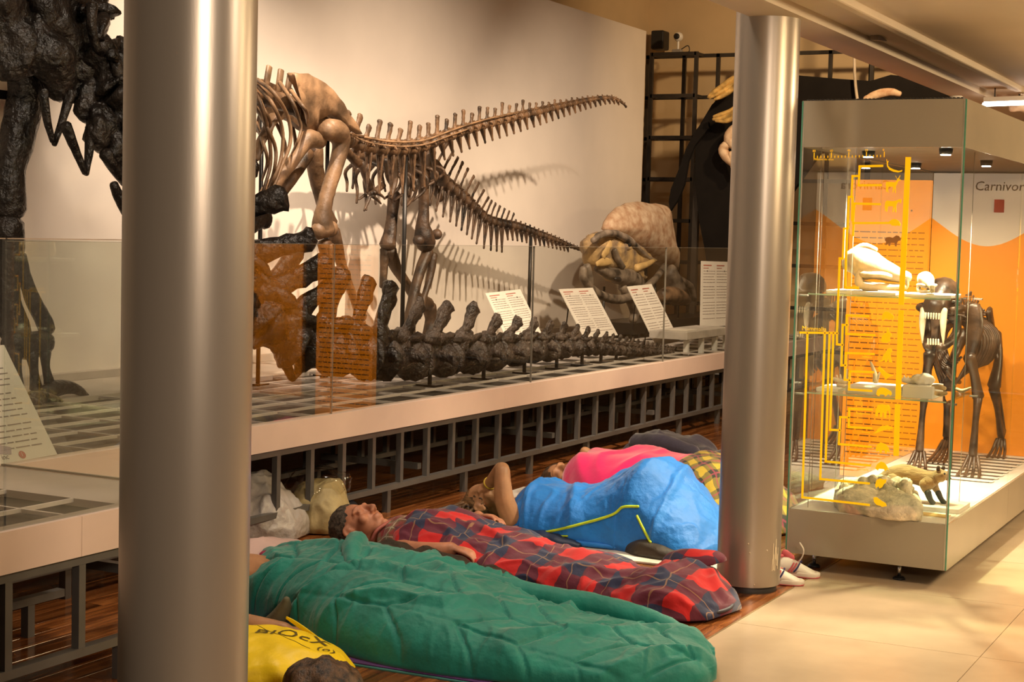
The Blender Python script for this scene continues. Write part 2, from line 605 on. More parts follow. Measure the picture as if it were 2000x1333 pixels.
for k in range(38):
    share(u0, 'upright', (4.98 + .3 * k, 5.454, 0), PF)
for k in range(12):
    share(l0, 'leg', (5.4 + .9 * k, 5.46, 0), PF)
for k in range(9):
    share(u0, 'upright', (1.77 + .3375 * k - .0, 3.734, 0), PF) if k else share(u0, 'upright', (1.8, 3.734, 0), PF)
for k in range(8):
    share(u0, 'upright', (1.9 + .34 * k, 4.404, 0), PF)
for k in range(4):
    share(l0, 'leg', (1.75 + .9 * k - .1, 3.74, 0), PF)
    share(l0, 'leg', (1.9 + .9 * k, 4.41, 0), PF)
for y in (4.05,):
    part('cross_rail', MT['frame'], PF, lambda b: b.box((4.60, 3.77, .30), (4.64, 4.40, .335)), smooth=False)
    part('cross_rail', MT['frame'], PF, lambda b: b.box((3.6, 3.77, .30), (3.64, 4.40, .335)), smooth=False)
for x in (6.3, 8.1, 9.9, 11.7, 13.5):
    part('cross_rail', MT['frame'], PF, lambda b: b.box((x, 4.77, .2), (x + .04, 5.45, .235)), smooth=False)
# glass barrier
GZ = 1.512
seams = [4.775, 7.114, 9.463, 11.77, 14.1, 16.55]
for a, b_ in zip(seams, seams[1:]):
    part('glass_panel', MT['glass'], PF, lambda b: b.box((a + .004, 4.722, ZT), (b_ - .004, 4.734, GZ)), smooth=False)
for x in seams[1:-1]:
    part('glass_joint', mat('grey_joint', (.22, .2, .17), .5), PF, lambda b: b.box((x - .003, 4.722, ZT), (x + .003, 4.734, GZ)), smooth=False)
for a, b_ in ((1.6, 3.76), (3.768, 4.76)):
    part('glass_panel', MT['glass'], PF, lambda b: b.box((a, 3.722, ZT), (b_, 3.734, GZ + .025)), smooth=False)
    part('glass_edge', mat('pale_glass_edge', (.55, .42, .33), .3), PF, lambda b: b.box((a, 3.7215, GZ + .0255), (b_, 3.7345, GZ + .029)), smooth=False)
part('glass_panel', MT['glass'], PF, lambda b: b.box((4.752, 3.735, ZT), (4.764, 4.721, GZ + .01)), smooth=False)
part('glass_edge', mat('grey_glass_edge', (.2, .17, .13), .3), PF, lambda b: b.box((4.7515, 3.735, ZT), (4.7645, 4.721, ZT + .008)), smooth=False)
part('glass_edge', mat('thin_glass_edge', (.30, .26, .2), .3), PF, lambda b: b.box((4.78, 4.7225, GZ), (16.5, 4.7335, GZ + .0015)), smooth=False)

# ================================================================ skeletons on the platform
def vertebra(name, m, parent, c, ax, r, ln, spine=0.0, sw=None, lean=0.0, trans=0.0, chev=0.0, clean=0.0, up=(0, 0, 1), seed=0, lump=.1):
    """centrum with flared rims, neural arch and spine, side processes, and a hanging chevron as its own part"""
    c, ax = Vector(c), Vector(ax).normalized()
    side = ax.cross(Vector(up)).normalized()
    u = side.cross(ax).normalized()
    b = MB()
    h = ln / 2
    P = lambda a, s_, z, rr: (*(c + ax * a + side * s_ + u * z), rr)
    b.tube([P(-h, 0, 0, r), P(-h * .8, 0, 0, r * 1.02), P(-h * .3, 0, 0, r * .74), P(h * .3, 0, 0, r * .74), P(h * .8, 0, 0, r * 1.02), P(h, 0, 0, r)], 20, 3, fr=.2)
    sw = sw or r * .42
    if spine:
        b.tube([P(0, 0, r * .6, r * .75), P(lean * .15, 0, r * 1.15, r * .55)], 8, 2, flat=.8)
        b.tube([P(lean * .1, 0, r * .9, sw * 1.05), P(lean * .45, 0, r + spine * .4, sw * .8), P(lean * .8, 0, r + spine * .78, sw * .9), P(lean, 0, r + spine, sw * 1.02)],
               8, 3, flat=.5, up=ax, fr=.5)
        for e in (-1, 1):   # articulating processes reaching to the neighbours
            b.tube([P(0, e * r * .3, r * 1.0, r * .26), P(h * .8, e * r * .34, r * 1.15, r * .22), P(h * 1.35, e * r * .32, r * 1.3, r * .13)], 6, 2)
            b.tube([P(0, e * r * .3, r * 1.0, r * .24), P(-h * .9, e * r * .36, r * 1.05, r * .17)], 6, 2)
    if trans:
        for e in (-1, 1):
            b.tube([P(0, e * r * .6, r * .25, r * .34), P(-h * .1, e * (r + trans * .5), r * .15, r * .24), P(-h * .2, e * (r + trans), 0, r * .2)], 7, 2, flat=.55)
    b.rough(r * lump, 1.6 / r, 3, seed)
    o = b.build(name, m, parent)
    if chev:
        k = MB()
        cw = max(r * .2, .0105)
        for e in (-1, 1):
            k.tube([P(h * .8, e * r * .35, -r * .75, cw * 1.3), P(h * .8 + clean * .5, e * r * .2, -r - chev * .45, cw * .8), P(h * .8 + clean * .85, 0, -r - chev * .85, cw * .85)], 6, 3)
        k.tube([P(h * .8 + clean * .8, 0, -r - chev * .75, cw), P(h * .8 + clean, 0, -r - chev, cw * 1.25)], 6, 2, flat=.6)
        k.build('chevron', m, o)
    return o

def walk(path, steps):
    """positions and directions along a Catmull-Rom path at fractions of its length"""
    P = [Vector(p[:3]) for p in cr(path, 16)]
    X = cr(path, 16)
    L = [0]
    for a, b in zip(P, P[1:]):
        L.append(L[-1] + (b - a).length)
    out = []
    for s in steps:
        t = s * L[-1]
        i = max(j for j in range(len(L)) if L[j] <= t + 1e-9)
        i = min(i, len(P) - 2)
        w = (t - L[i]) / max(1e-9, L[i + 1] - L[i])
        out.append((P[i].lerp(P[i + 1], w), (P[i + 1] - P[i]).normalized(), X[i][3] + (X[i + 1][3] - X[i][3]) * w))
    return out, L[-1]

def post(parent, p, z0=ZT - .01, r=.012):
    part('support_rod', MT['rod'], parent, lambda b: b.tube([(p[0], p[1], z0, r), (p[0], p[1], p[2], r)], 10, 1, round_ends=False))
    part('rod_foot', MT['rod'], parent, lambda b: b.box((p[0] - .05, p[1] - .05, z0 + .008), (p[0] + .05, p[1] + .05, z0 + .018)), smooth=False)

# ---------------- black sauropod: hind leg, hip and the long tail resting low along the glass
SA = thing('dinosaur_skeleton', (7.0, 6.4, ZT), 'huge black sauropod skeleton whose tail runs low along the glass', 'skeleton')
mA = MT['black_bone']
def bone(name, m, parent, pts, n=12, k=4, flat=1.0, amp=.06, up=(0, 0, 1), seed=0, extra=None, fr=.7):
    b = MB()
    b.tube(pts, n, k, flat=flat, up=up, fr=fr)
    if extra:
        for e in extra:
            b.blob(e[:3], e[3] if len(e) == 4 else e[3:6], sub=2)
    r = max(p[3] for p in pts)
    b.rough(r * amp, 1.2 / r, 2, seed)
    return b.build(name, m, parent)
bone('femur', mA, SA, [(6.692,6.45,3.042,0.145),(6.664,6.45,2.735,0.128),(6.658,6.45,2.459,0.111),(6.652,6.45,2.237,0.109),(6.6,6.45,2.04,0.106),(6.549,6.45,1.871,0.091),(6.542,6.45,1.719,0.1),(6.55,6.45,1.645,0.1)], n=16, flat=.8)
bone('tibia', mA, SA, [(6.513,6.45,1.567,0.1),(6.533,6.45,1.457,0.094),(6.53,6.45,1.29,0.072),(6.539,6.45,1.151,0.067),(6.577,6.45,1.033,0.084),(6.585,6.45,0.982,0.09)], n=14)
bone('fibula', mA, SA, [(6.577,6.4,1.403,0.033),(6.616,6.4,1.277,0.036),(6.679,6.4,1.15,0.045),(6.759,6.4,1.04,0.048),(6.783,6.4,0.99,0.046)])
bone('ankle_bone', mA, SA, [(6.512,6.4,0.926,0.072),(6.638,6.4,0.909,0.076),(6.768,6.4,0.925,0.068)], n=12)
for i, pts in enumerate(([(6.492,6.35,0.88,0.039),(6.5,6.35,0.797,0.028),(6.508,6.35,0.699,0.036)], [(6.614,6.35,0.868,0.039),(6.63,6.35,0.783,0.025),(6.647,6.35,0.681,0.036)], [(6.684,6.32,0.872,0.034),(6.692,6.32,0.787,0.023),(6.725,6.32,0.685,0.034)])):
    bone('metatarsal', mA, SA, pts, seed=i)
for i, pts in enumerate(([(6.649,6.3,0.656,0.039),(6.732,6.3,0.672,0.048),(6.852,6.3,0.672,0.037),(6.947,6.3,0.639,0.026),(7.006,6.3,0.605,0.012)], [(6.452,6.2,0.656,0.033),(6.544,6.2,0.648,0.033),(6.637,6.2,0.63,0.019),(6.692,6.2,0.614,0.008)], [(6.238,6.1,0.669,0.032),(6.319,6.1,0.657,0.029),(6.393,6.1,0.64,0.016),(6.423,6.1,0.627,0.008)])):
    bone('claw', mA, SA, pts, seed=i)
b = MB()
b.prism([Vector(p) for p in [(6.3,6.5,2.901),(6.744,6.5,2.998),(7.106,6.5,3.026),(7.018,6.5,2.727),(6.955,6.5,2.534),(6.828,6.5,2.394),(6.634,6.5,2.375),(6.302,6.5,2.423)]], (0, .12, 0))
bmesh.ops.subdivide_edges(b.bm, edges=b.bm.edges[:], cuts=3, use_grid_fill=True)
b.rough(.03, 5, 2)
b.build('ilium', mA, SA)
for i, (x, rr_) in enumerate((((6.479,6.35,2.599), .22), ((6.674,6.3,2.498), .20), ((6.77,6.3,2.688), .22), ((6.839,6.25,2.417), .15), ((6.928,6.2,2.271), .13), ((6.899,6.1,2.113), .12), ((6.956,6.05,1.977), .11), ((6.986,6.2,2.515), .12))):
    part('hip_mass', mA, SA, lambda b: (b.blob(x, (rr_, rr_ * .6, rr_ * 1.15), sub=4, amp=rr_ * .55, freq=.9 / rr_, seed=i * 3), b.rough(rr_ * .12, 2.2 / rr_, 3, i)))
part('support_beam', MT['rod'], SA, lambda b: b.box((6.361,6.56,2.301), (6.675,6.6,2.252)), smooth=False)
tailp = [(6.618,6.45,2.729,0.199),(6.891,6.3,2.648,0.192),(6.981,6.15,2.401,0.17),(7.129,5.95,1.986,0.166),(7.274,5.7,1.566,0.166),(7.453,5.5,1.139,0.174),(7.661,5.35,0.927,0.171),(7.908,5.25,0.873,0.165),(8.192,5.2,0.832,0.16),(8.651,5.17,0.786,0.15),(9.135,5.15,0.772,0.14),(9.665,5.13,0.764,0.125),(10.431,5.12,0.759,0.1),(11.185,5.1,0.736,0.07),(12.087,5.1,0.664,0.046),(13.053,5.1,0.595,0.022)]
st = [0]
sp, TL = walk(tailp, [0])
while st[-1] < .995:
    q, _ = walk(tailp, [min(1, st[-1])])
    st.append(st[-1] + (q[0][2] * (1.48 if st[-1] < .42 else 2.35) + .005) / TL)
res, _ = walk(tailp, [min(1, s) for s in st[:-1]])
for i, (p, d, r) in enumerate(res):
    up = (0, 0, 1) if i > 5 else (.35, .1, .95)
    fr_ = st[i] < .42
    sl = r * (2.0 if fr_ else 1.5 if st[i] < .55 else 1.05)
    vertebra('caudal_vertebra', mA if st[i] < .4 else MT['tail_bone'], SA, p, d, r * .84, r * (1.35 if fr_ else 2.15), spine=sl, sw=r * .42, lean=r * (1.35 if not fr_ else .6),
             trans=r * (.25 if fr_ else .5) if st[i] < .7 else r * .2, up=up, seed=i * 3.1, lump=.2)
    if st[i] > .4 and i % 2 == 0 and r > .03:
        part('cradle', MT['rod'], SA, lambda b: (b.box((p.x - .05, p.y - .07, ZT - .012), (p.x + .05, p.y + .07, ZT)), b.bar((p.x, p.y, ZT - .01), (p.x, p.y, p.z - r * .6), .02)), smooth=False)
# hanging chevrons that stand out against the wall beside the column
for i, pts in enumerate(([(6.529,6.2,2.283,0.027),(6.56,6.2,2.131,0.022),(6.604,6.2,2.023,0.016)], [(6.738,6.2,2.296,0.031),(6.676,6.2,2.14,0.022),(6.615,6.2,2.007,0.016)], [(6.592,6.1,2.106,0.033),(6.664,6.1,1.988,0.025),(6.744,6.1,1.86,0.017)], [(6.789,6.1,2.106,0.033),(6.775,6.1,1.981,0.025),(6.752,6.1,1.855,0.017)],
                         [(6.792,6,1.968,0.039),(6.871,6,1.889,0.034),(6.959,6,1.823,0.034)], [(6.86,6,1.805,0.025),(6.902,6,1.737,0.031),(6.962,6,1.654,0.028)], [(6.92,6.05,2.477,0.034),(6.95,6.05,2.396,0.039),(7.002,6.05,2.303,0.034)], [(6.789,6.1,2.766,0.033),(6.783,6.1,2.655,0.028),(6.832,6.1,2.538,0.025),(6.935,6.1,2.513,0.02),(7.082,6.1,2.54,0.017)])):
    bone('chevron', mA, SA, pts, seed=i)
bone('neural_spine', mA, SA, [(7.585,5.55,1.103,0.088),(7.705,5.55,1.249,0.071),(7.855,5.55,1.367,0.066),(7.957,5.55,1.457,0.073)], flat=.6, up=(1, 0, 0))
bone('neural_spine', mA, SA, [(7.702,5.7,1.602,0.06),(7.79,5.7,1.648,0.066),(7.852,5.7,1.634,0.061)], flat=.6)
bone('chevron', mA, SA, [(7.597,5.4,0.875,0.041),(7.659,5.4,0.797,0.032),(7.712,5.4,0.726,0.024)])
bone('chevron', mA, SA, [(7.842,5.4,0.892,0.039),(7.814,5.4,0.797,0.033),(7.713,5.4,0.72,0.024)])

# ---------------- brown theropod facing the column, tail raised over the platform
SB = thing('dinosaur_skeleton', (8.9, 5.9, ZT), 'brown two legged dinosaur skeleton with broad hip bone and raised tail', 'skeleton')
mB, mP = MT['brown_bone'], MT['brown_pale']
YB = 5.9
b = MB()
il = [(8.228,5.78,2.533),(8.375,5.78,2.547),(8.522,5.78,2.523),(8.662,5.78,2.472),(8.759,5.78,2.406),(8.82,5.78,2.359),(8.925,5.78,2.291),(9.008,5.78,2.217),(8.897,5.78,2.242),(8.823,5.78,2.26),(8.703,5.78,2.307),(8.627,5.78,2.318),(8.513,5.78,2.271),(8.476,5.78,2.195),(8.374,5.78,2.213),(8.383,5.78,2.293),(8.409,5.78,2.358),(8.307,5.78,2.44)]
b.prism([Vector(p) for p in il], (0, .05, 0))
bmesh.ops.triangulate(b.bm, faces=[f for f in b.bm.faces if len(f.verts) > 4])
bmesh.ops.subdivide_edges(b.bm, edges=b.bm.edges[:], cuts=2, use_grid_fill=True)
b.rough(.012, 9, 2)
b.build('ilium', mP, SB)
b = MB()
b.prism([Vector(p) + Vector((.05, .38, -.02)) for p in il], (0, .05, 0))
b.build('far_ilium', mB, SB, smooth=False)
bone('femur', mP, SB, [(8.493,5.7,2.214,0.067),(8.586,5.7,2.201,0.074),(8.634,5.7,2.147,0.062),(8.619,5.7,2.069,0.052),(8.565,5.7,1.953,0.047),(8.495,5.7,1.822,0.047),(8.453,5.7,1.709,0.054),(8.444,5.7,1.629,0.067),(8.457,5.7,1.575,0.074)], n=16, extra=[(8.482,5.7,2.201,0.064), (8.4,5.7,1.575,0.054), (8.531,5.7,1.589,0.055)])
bone('far_femur', mB, SB, [(9.132,6.25,2.124,0.069),(9.161,6.25,1.994,0.059),(9.214,6.25,1.858,0.052),(9.281,6.25,1.72,0.049),(9.334,6.25,1.63,0.063)], n=12)
bone('pubis', mP, SB, [(8.479,5.75,2.137,0.048),(8.344,5.75,2.142,0.06),(8.269,5.75,2.081,0.044),(8.174,5.75,1.988,0.037),(8.059,5.75,1.899,0.04),(7.937,5.75,1.794,0.049),(7.867,5.75,1.737,0.043)], n=12)
bone('ischium', mB, SB, [(8.645,5.75,2.173,0.045),(8.796,5.75,2.078,0.03),(8.919,5.75,2.019,0.033)])
bone('far_pubis', mB, SB, [(8.988,6.2,2.088,0.051),(8.845,6.2,1.946,0.044),(8.676,6.2,1.806,0.047),(8.594,6.2,1.731,0.046)])
bone('shoulder_blade', mP, SB, [(7.837,5.65,2.241,0.045),(7.779,5.65,2.165,0.039),(7.711,5.65,2.078,0.036),(7.664,5.65,1.987,0.036)], flat=.45, up=(0, 1, 0))
bone('tibia', mB, SB, [(8.471,5.7,1.499,0.048),(8.485,5.7,1.422,0.039),(8.456,5.7,1.261,0.029),(8.472,5.7,1.1,0.032),(8.522,5.7,0.995,0.042)], n=12)
bone('fibula', mB, SB, [(8.48,5.66,1.487,0.026),(8.484,5.66,1.359,0.016),(8.455,5.66,1.199,0.016),(8.462,5.66,1.012,0.022)])
bone('far_tibia', mB, SB, [(9.311,6.2,1.575,0.053),(9.434,6.2,1.335,0.036),(9.585,6.2,1.118,0.032),(9.697,6.2,0.97,0.044)], n=12)
for i, pts in enumerate(([(8.458,5.68,0.973,0.022),(8.519,5.68,0.873,0.019),(8.592,5.68,0.772,0.023)], [(8.534,5.7,0.975,0.023),(8.607,5.7,0.875,0.02),(8.693,5.7,0.772,0.023)], [(8.599,5.72,0.978,0.02),(8.696,5.72,0.882,0.016),(8.808,5.72,0.777,0.02)])):
    bone('metatarsal', mB, SB, pts)
for i, pts in enumerate(([(8.551,5.66,0.762,0.023),(8.494,5.66,0.733,0.019),(8.414,5.66,0.713,0.01)], [(8.633,5.66,0.764,0.023),(8.599,5.66,0.72,0.02),(8.53,5.66,0.692,0.01)], [(8.777,5.7,0.767,0.02),(8.827,5.7,0.724,0.017),(8.89,5.7,0.68,0.01)])):
    bone('toe', mB, SB, pts)
bone('far_foot', mB, SB, [(9.776,6.25,0.935,0.033),(9.739,6.25,0.838,0.029),(9.675,6.25,0.749,0.033),(9.57,6.25,0.718,0.018)])
# dorsal spines, back bone and ribs
for i, pts in enumerate(([(8.028,5.95,2.437,0.028),(8.036,5.95,2.53,0.028)], [(8.169,5.95,2.443,0.028),(8.203,5.95,2.577,0.028)], [(8.298,5.95,2.43,0.029),(8.326,5.95,2.568,0.029)], [(8.391,5.95,2.419,0.029),(8.425,5.95,2.552,0.027)])):
    bone('neural_spine', mP, SB, pts, n=8, flat=.5, up=(1, 0, 0), amp=.03, fr=.3)
bone('backbone', mB, SB, [(7.917,5.95,2.408,0.052),(8.097,5.95,2.4,0.053),(8.283,5.95,2.378,0.057),(8.476,5.95,2.356,0.058),(8.734,5.95,2.288,0.066),(9.023,5.95,2.218,0.068)], n=12, k=6, amp=.25)
ribs = ([(7.948,5.85,2.47,0.012),(7.769,5.6,2.371,0.011),(7.911,5.6,2.246,0.01),(7.941,5.6,2.098,0.01),(7.848,5.6,1.936,0.009),(7.76,5.6,1.79,0.008),(7.888,5.75,1.695,0.006)],
        [(7.949,5.85,2.434,0.012),(7.746,5.6,2.316,0.011),(7.856,5.6,2.176,0.01),(7.856,5.6,2.015,0.01),(7.778,5.6,1.868,0.009),(7.907,5.75,1.771,0.006)],
        [(8.173,5.85,2.473,0.013),(7.973,5.62,2.347,0.011),(8.044,5.62,2.256,0.01),(8.078,5.62,2.186,0.009),(8.038,5.62,2.098,0.007),(8.172,5.75,2.044,0.005)],
        [(8.281,5.85,2.445,0.013),(8.074,5.62,2.332,0.011),(8.134,5.62,2.287,0.01),(8.33,5.75,2.241,0.008)],
        [(7.95,5.85,2.385,0.012),(7.667,5.6,2.275,0.011),(7.733,5.6,2.209,0.009),(7.889,5.7,2.143,0.007)],
        [(7.937,5.85,2.305,0.012),(7.699,5.6,2.177,0.01),(7.793,5.6,2.053,0.01),(7.786,5.6,1.934,0.009),(7.936,5.75,1.83,0.006)],
        [(7.94,5.85,2.214,0.011),(7.672,5.6,2.075,0.01),(7.715,5.6,1.972,0.009),(7.873,5.75,1.87,0.006)],
        [(8.285,6.05,2.462,0.013),(8.729,6.25,2.406,0.011),(8.889,6.25,2.251,0.011),(8.918,6.25,2.084,0.01),(8.688,6.15,1.906,0.007)],
        [(8.448,6.05,2.445,0.013),(8.904,6.25,2.37,0.012),(9.008,6.25,2.243,0.01),(8.844,6.15,2.114,0.007)],
        [(8.207,6.05,2.392,0.013),(8.647,6.25,2.317,0.011),(8.8,6.25,2.145,0.011),(8.804,6.25,1.978,0.01),(8.578,6.15,1.817,0.007)],
        [(7.853,5.85,2.449,0.012),(7.636,5.6,2.307,0.011),(7.72,5.6,2.137,0.01),(7.745,5.6,1.961,0.01),(7.67,5.6,1.781,0.009),(7.798,5.75,1.632,0.006)])
for i, pts in enumerate(ribs):
    bone('rib', mP if i < 7 else mB, SB, [(*p[:3], p[3] * 1.15) for p in pts], n=7, k=5, amp=.05, seed=i)
# tail
tb_ = [(8.948,5.9,2.193,0.064),(9.147,5.9,2.155,0.063),(9.404,5.9,2.146,0.063),(9.671,5.9,2.155,0.061),(9.949,5.9,2.189,0.058),(10.238,5.9,2.261,0.052),(10.578,5.9,2.343,0.048),(10.937,5.9,2.418,0.043),(11.358,5.9,2.495,0.04),(11.805,5.9,2.578,0.036),(12.281,5.9,2.666,0.03),(12.788,5.9,2.755,0.024),(13.22,5.9,2.81,0.019),(13.471,5.9,2.799,0.015),(13.651,5.9,2.744,0.009)]
st = [0]
_, TL = walk(tb_, [0])
while st[-1] < .995:
    q, _ = walk(tb_, [min(1, st[-1])])
    st.append(st[-1] + (q[0][2] * .95 + .082) / TL)
res, _ = walk(tb_, [min(1, s) for s in st[:-1]])
NB = len(res)
for i, (p, d, r) in enumerate(res):
    u = i / NB
    spn = .125 * (1 - u) ** .8 if u < .55 else max(.012, .11 * (1 - u) ** 1.3)
    chv = (.0 if u < .22 else .135 * (1 - u) ** .75) if u < .93 else 0
    if .02 < u < .22: chv = .26 * (1 - abs(u - .1))
    vertebra('caudal_vertebra', mB, SB, p, d, r * .8, r * .88 + .074, spine=spn * (1 + .25 * math.sin(i * 2.3)), sw=max(.009, .030 * (1 - u * .7)), lean=.045 * (1 - u), trans=r * .5 if u < .5 else 0,
             chev=chv, clean=.03 if u > .2 else .0, seed=i * 1.7)
bone('tendon', mP, SB, [(x, y - .05, z + .05, r * .12) for x, y, z, r in tb_[1:9]], n=6, amp=.02)
bone('tendon', mP, SB, [(x, y - .06, z + .02, r * .1) for x, y, z, r in tb_[0:7]], n=6, amp=.02)
post(SB, (8.93,6,2.186), r=.014)
post(SB, (8.135,5.95,2.353), r=.014)
post(SB, (9.809,5.93,2.188), r=.016)

# ---------------- dark brown skeleton behind, tail dropping to the right
SC = thing('dinosaur_skeleton', (10.9, 6.45, ZT), 'dark brown dinosaur skeleton crouching behind with its tail sloping down', 'skeleton')
mC = MT['dark_bone']
YC = 6.45
bone('femur', mC, SC, [(10.764,6.3,2.202,0.059),(10.691,6.3,2.085,0.059),(10.69,6.3,1.949,0.043),(10.704,6.3,1.793,0.041),(10.695,6.3,1.656,0.051),(10.715,6.3,1.551,0.078),(10.757,6.3,1.488,0.075)], n=14, extra=[(10.91,6.3,1.569,0.044), (10.64,6.3,1.519,0.047)])
bone('far_femur', mC, SC, [(10.757,6.6,1.869,0.052),(10.733,6.6,1.71,0.044),(10.709,6.6,1.571,0.052),(10.675,6.6,1.472,0.067)], n=12)
bone('tibia', mC, SC, [(10.782,6.3,1.433,0.047),(10.694,6.3,1.323,0.043),(10.609,6.3,1.168,0.039),(10.555,6.3,1.013,0.043),(10.523,6.3,0.878,0.051),(10.519,6.3,0.781,0.054)], n=12)
bone('fibula', mC, SC, [(10.828,6.28,1.41,0.036),(10.788,6.28,1.244,0.028),(10.716,6.28,1.108,0.024),(10.616,6.28,0.934,0.027)])
bone('far_tibia', mC, SC, [(10.699,6.6,1.432,0.059),(10.795,6.6,1.313,0.048),(10.955,6.6,1.183,0.04),(11.118,6.6,1.065,0.049),(11.307,6.6,0.995,0.062)], n=12)
bone('far_fibula', mC, SC, [(10.671,6.62,1.44,0.04),(10.661,6.62,1.313,0.032),(10.652,6.62,1.155,0.028)])
bone('metatarsal', mC, SC, [(10.604,6.35,0.743,0.051),(10.669,6.35,0.653,0.043),(10.719,6.35,0.563,0.047)], n=10)
bone('metatarsal', mC, SC, [(11.367,6.62,0.975,0.062),(11.405,6.62,0.87,0.054),(11.377,6.62,0.745,0.058)], n=10)
for pts in ([(10.635,6.3,0.555,0.035),(10.545,6.3,0.529,0.027),(10.456,6.3,0.512,0.015)], [(10.582,6.25,0.562,0.035),(10.553,6.25,0.516,0.027),(10.494,6.25,0.489,0.016)], [(10.712,6.3,0.566,0.032),(10.776,6.3,0.523,0.024),(10.84,6.3,0.495,0.012)], [(11.344,6.6,0.727,0.037),(11.412,6.6,0.673,0.029),(11.549,6.6,0.633,0.017)], [(11.295,6.6,0.721,0.037),(11.33,6.6,0.661,0.029),(11.415,6.6,0.614,0.017)]):
    bone('toe', mC, SC, pts)
bone('pelvis', mC, SC, [(10.643,6.4,2.16,0.062),(10.874,6.4,2.145,0.079),(11.036,6.4,2.073,0.08),(11.137,6.4,1.981,0.061)], n=12, flat=.6, up=(0, 1, 0))
bone('pubis', mC, SC, [(10.698,6.35,2.104,0.039),(10.569,6.35,1.943,0.035),(10.5,6.35,1.787,0.035)])
bone('far_ischium', mC, SC, [(11.129,6.5,2.044,0.049),(11.232,6.5,1.927,0.037),(11.301,6.5,1.847,0.029)])
bone('backbone', mC, SC, [(9.934,6.45,2.14,0.045),(10.212,6.45,2.133,0.049),(10.501,6.45,2.141,0.054),(10.804,6.45,2.141,0.059)], n=10, amp=.3, k=6)
rr = random.Random(5)
for i in range(13):
    x0 = 700 + i * 9.2
    ln = 60 + 34 * math.sin(i * .35) + rr.uniform(-8, 8)
    bend = 14 + rr.uniform(-4, 6)
    y0 = 6.2 if i % 2 else 6.6
    base = Vector((10.004,6.45,2.099)) + (Vector((10.804,6.45,2.133)) - Vector((10.004,6.45,2.099))) * (i / 12)
    s_ = .0037
    pts = [(base.x, base.y, base.z, .016), (base.x + bend * s_, y0, base.z - ln * .35 * s_, .014), (base.x + bend * 1.3 * s_, y0, base.z - ln * .7 * s_, .0125), (base.x - 2 * s_, y0 + (.06 if i % 2 else -.06), base.z - ln * s_, .009)]
    bone('rib', mC, SC, pts, n=7, k=4, seed=i)
bone('humerus', mC, SC, [(9.728,6.25,2.064,0.029),(9.792,6.25,1.969,0.026),(9.878,6.25,1.852,0.029)])
bone('forearm', mC, SC, [(9.831,6.22,1.844,0.026),(9.891,6.22,1.875,0.022),(9.98,6.22,1.915,0.026)])
for pts in ([(9.773,6.2,1.824,0.015),(9.734,6.2,1.768,0.012),(9.702,6.2,1.724,0.007)], [(9.813,6.2,1.829,0.015),(9.869,6.2,1.808,0.013),(9.925,6.2,1.781,0.007)], [(9.826,6.2,1.858,0.015),(9.909,6.2,1.846,0.013),(9.979,6.2,1.819,0.007)], [(9.731,6.2,1.848,0.013),(9.666,6.2,1.817,0.011),(9.626,6.2,1.801,0.007)]):
    bone('finger', mC, SC, pts, n=6)
for pts in ([(10.095,6.2,2.112,0.026),(10.115,6.2,1.965,0.022),(10.05,6.2,1.821,0.017)], [(10.306,6.25,2.116,0.027),(10.4,6.25,1.995,0.023),(10.376,6.25,1.861,0.017)], [(9.888,6.15,2.094,0.022),(9.934,6.15,1.976,0.022),(9.978,6.15,1.923,0.015)]):
    bone('belly_rib', mC, SC, pts, n=7)
tc_ = [(11.091,6.45,2.059,0.061),(11.308,6.45,1.963,0.057),(11.548,6.45,1.88,0.054),(11.769,6.45,1.794,0.047),(11.98,6.45,1.705,0.043),(12.23,6.45,1.671,0.039),(12.567,6.45,1.645,0.038),(12.92,6.45,1.596,0.034),(13.289,6.45,1.544,0.029),(13.62,6.45,1.49,0.022),(13.906,6.45,1.448,0.016),(14.165,6.45,1.404,0.008)]
st = [0]
_, TL = walk(tc_, [0])
while st[-1] < .99:
    q, _ = walk(tc_, [min(1, st[-1])])
    st.append(st[-1] + (q[0][2] * .8 + .062) / TL)
res, _ = walk(tc_, [min(1, s) for s in st[:-1]])
NC = len(res)
for i, (p, d, r) in enumerate(res):
    u = i / NC
    spn = .26 * (1 - u * 1.75) if u < .42 else .035 * (1 - u) + .008
    chv = .20 if u < .35 else (.14 * (1 - u) if u < .8 else 0)
    vertebra('caudal_vertebra', mC, SC, p, d, r * .85, r * .75 + .057, spine=spn, sw=max(.007, .018 * (1 - u * .6)), lean=.10 * (1 - u) if u < .42 else .01, chev=chv, clean=.03, seed=i)
post(SC, (12.838,6.45,1.613), r=.016)
post(SC, (10.749,6.5,2.138), r=.014)

# ================================================================ horned skull, signs, lattice, whale boards
frill = mat('mottled_cream_frill', (0.66, 0.50, 0.34), 0.6, col2=(0.40, 0.22, 0.12), nscale=13, bump=.35, bscale=18, dist=.01)
fgrey = mat('grey_fossil_bone', (0.20, 0.155, 0.115), 0.5, var=.4, nscale=9, bump=.5, bscale=30)
fyel = mat('yellow_plaster_fill', (0.58, 0.38, 0.15), 0.6, var=.15, nscale=6, bump=.2)
YT = 6.2
TR = thing('horned_dinosaur_skull', (15.345,6.2,0.669), 'large horned dinosaur skull with rounded cream frill on a dark stand', 'skull')
b = MB()
out = [Vector(p) for p in [(14.024,6.25,1.652),(14.067,6.25,1.72),(14.182,6.25,1.795),(14.36,6.25,1.868),(14.593,6.25,1.919),(14.849,6.25,1.942),(15.115,6.25,1.929),(15.319,6.25,1.934),(15.515,6.25,1.914),(15.59,6.25,1.863),(15.641,6.25,1.769),(15.739,6.25,1.622),(15.812,6.25,1.452),(15.936,6.25,1.371),(15.919,6.25,1.237),(15.484,6.25,1.294),(14.998,6.25,1.41),(14.536,6.25,1.519),(14.283,6.25,1.587)]]
c = sum(out, Vector()) / len(out)
n = len(out)
rings = []
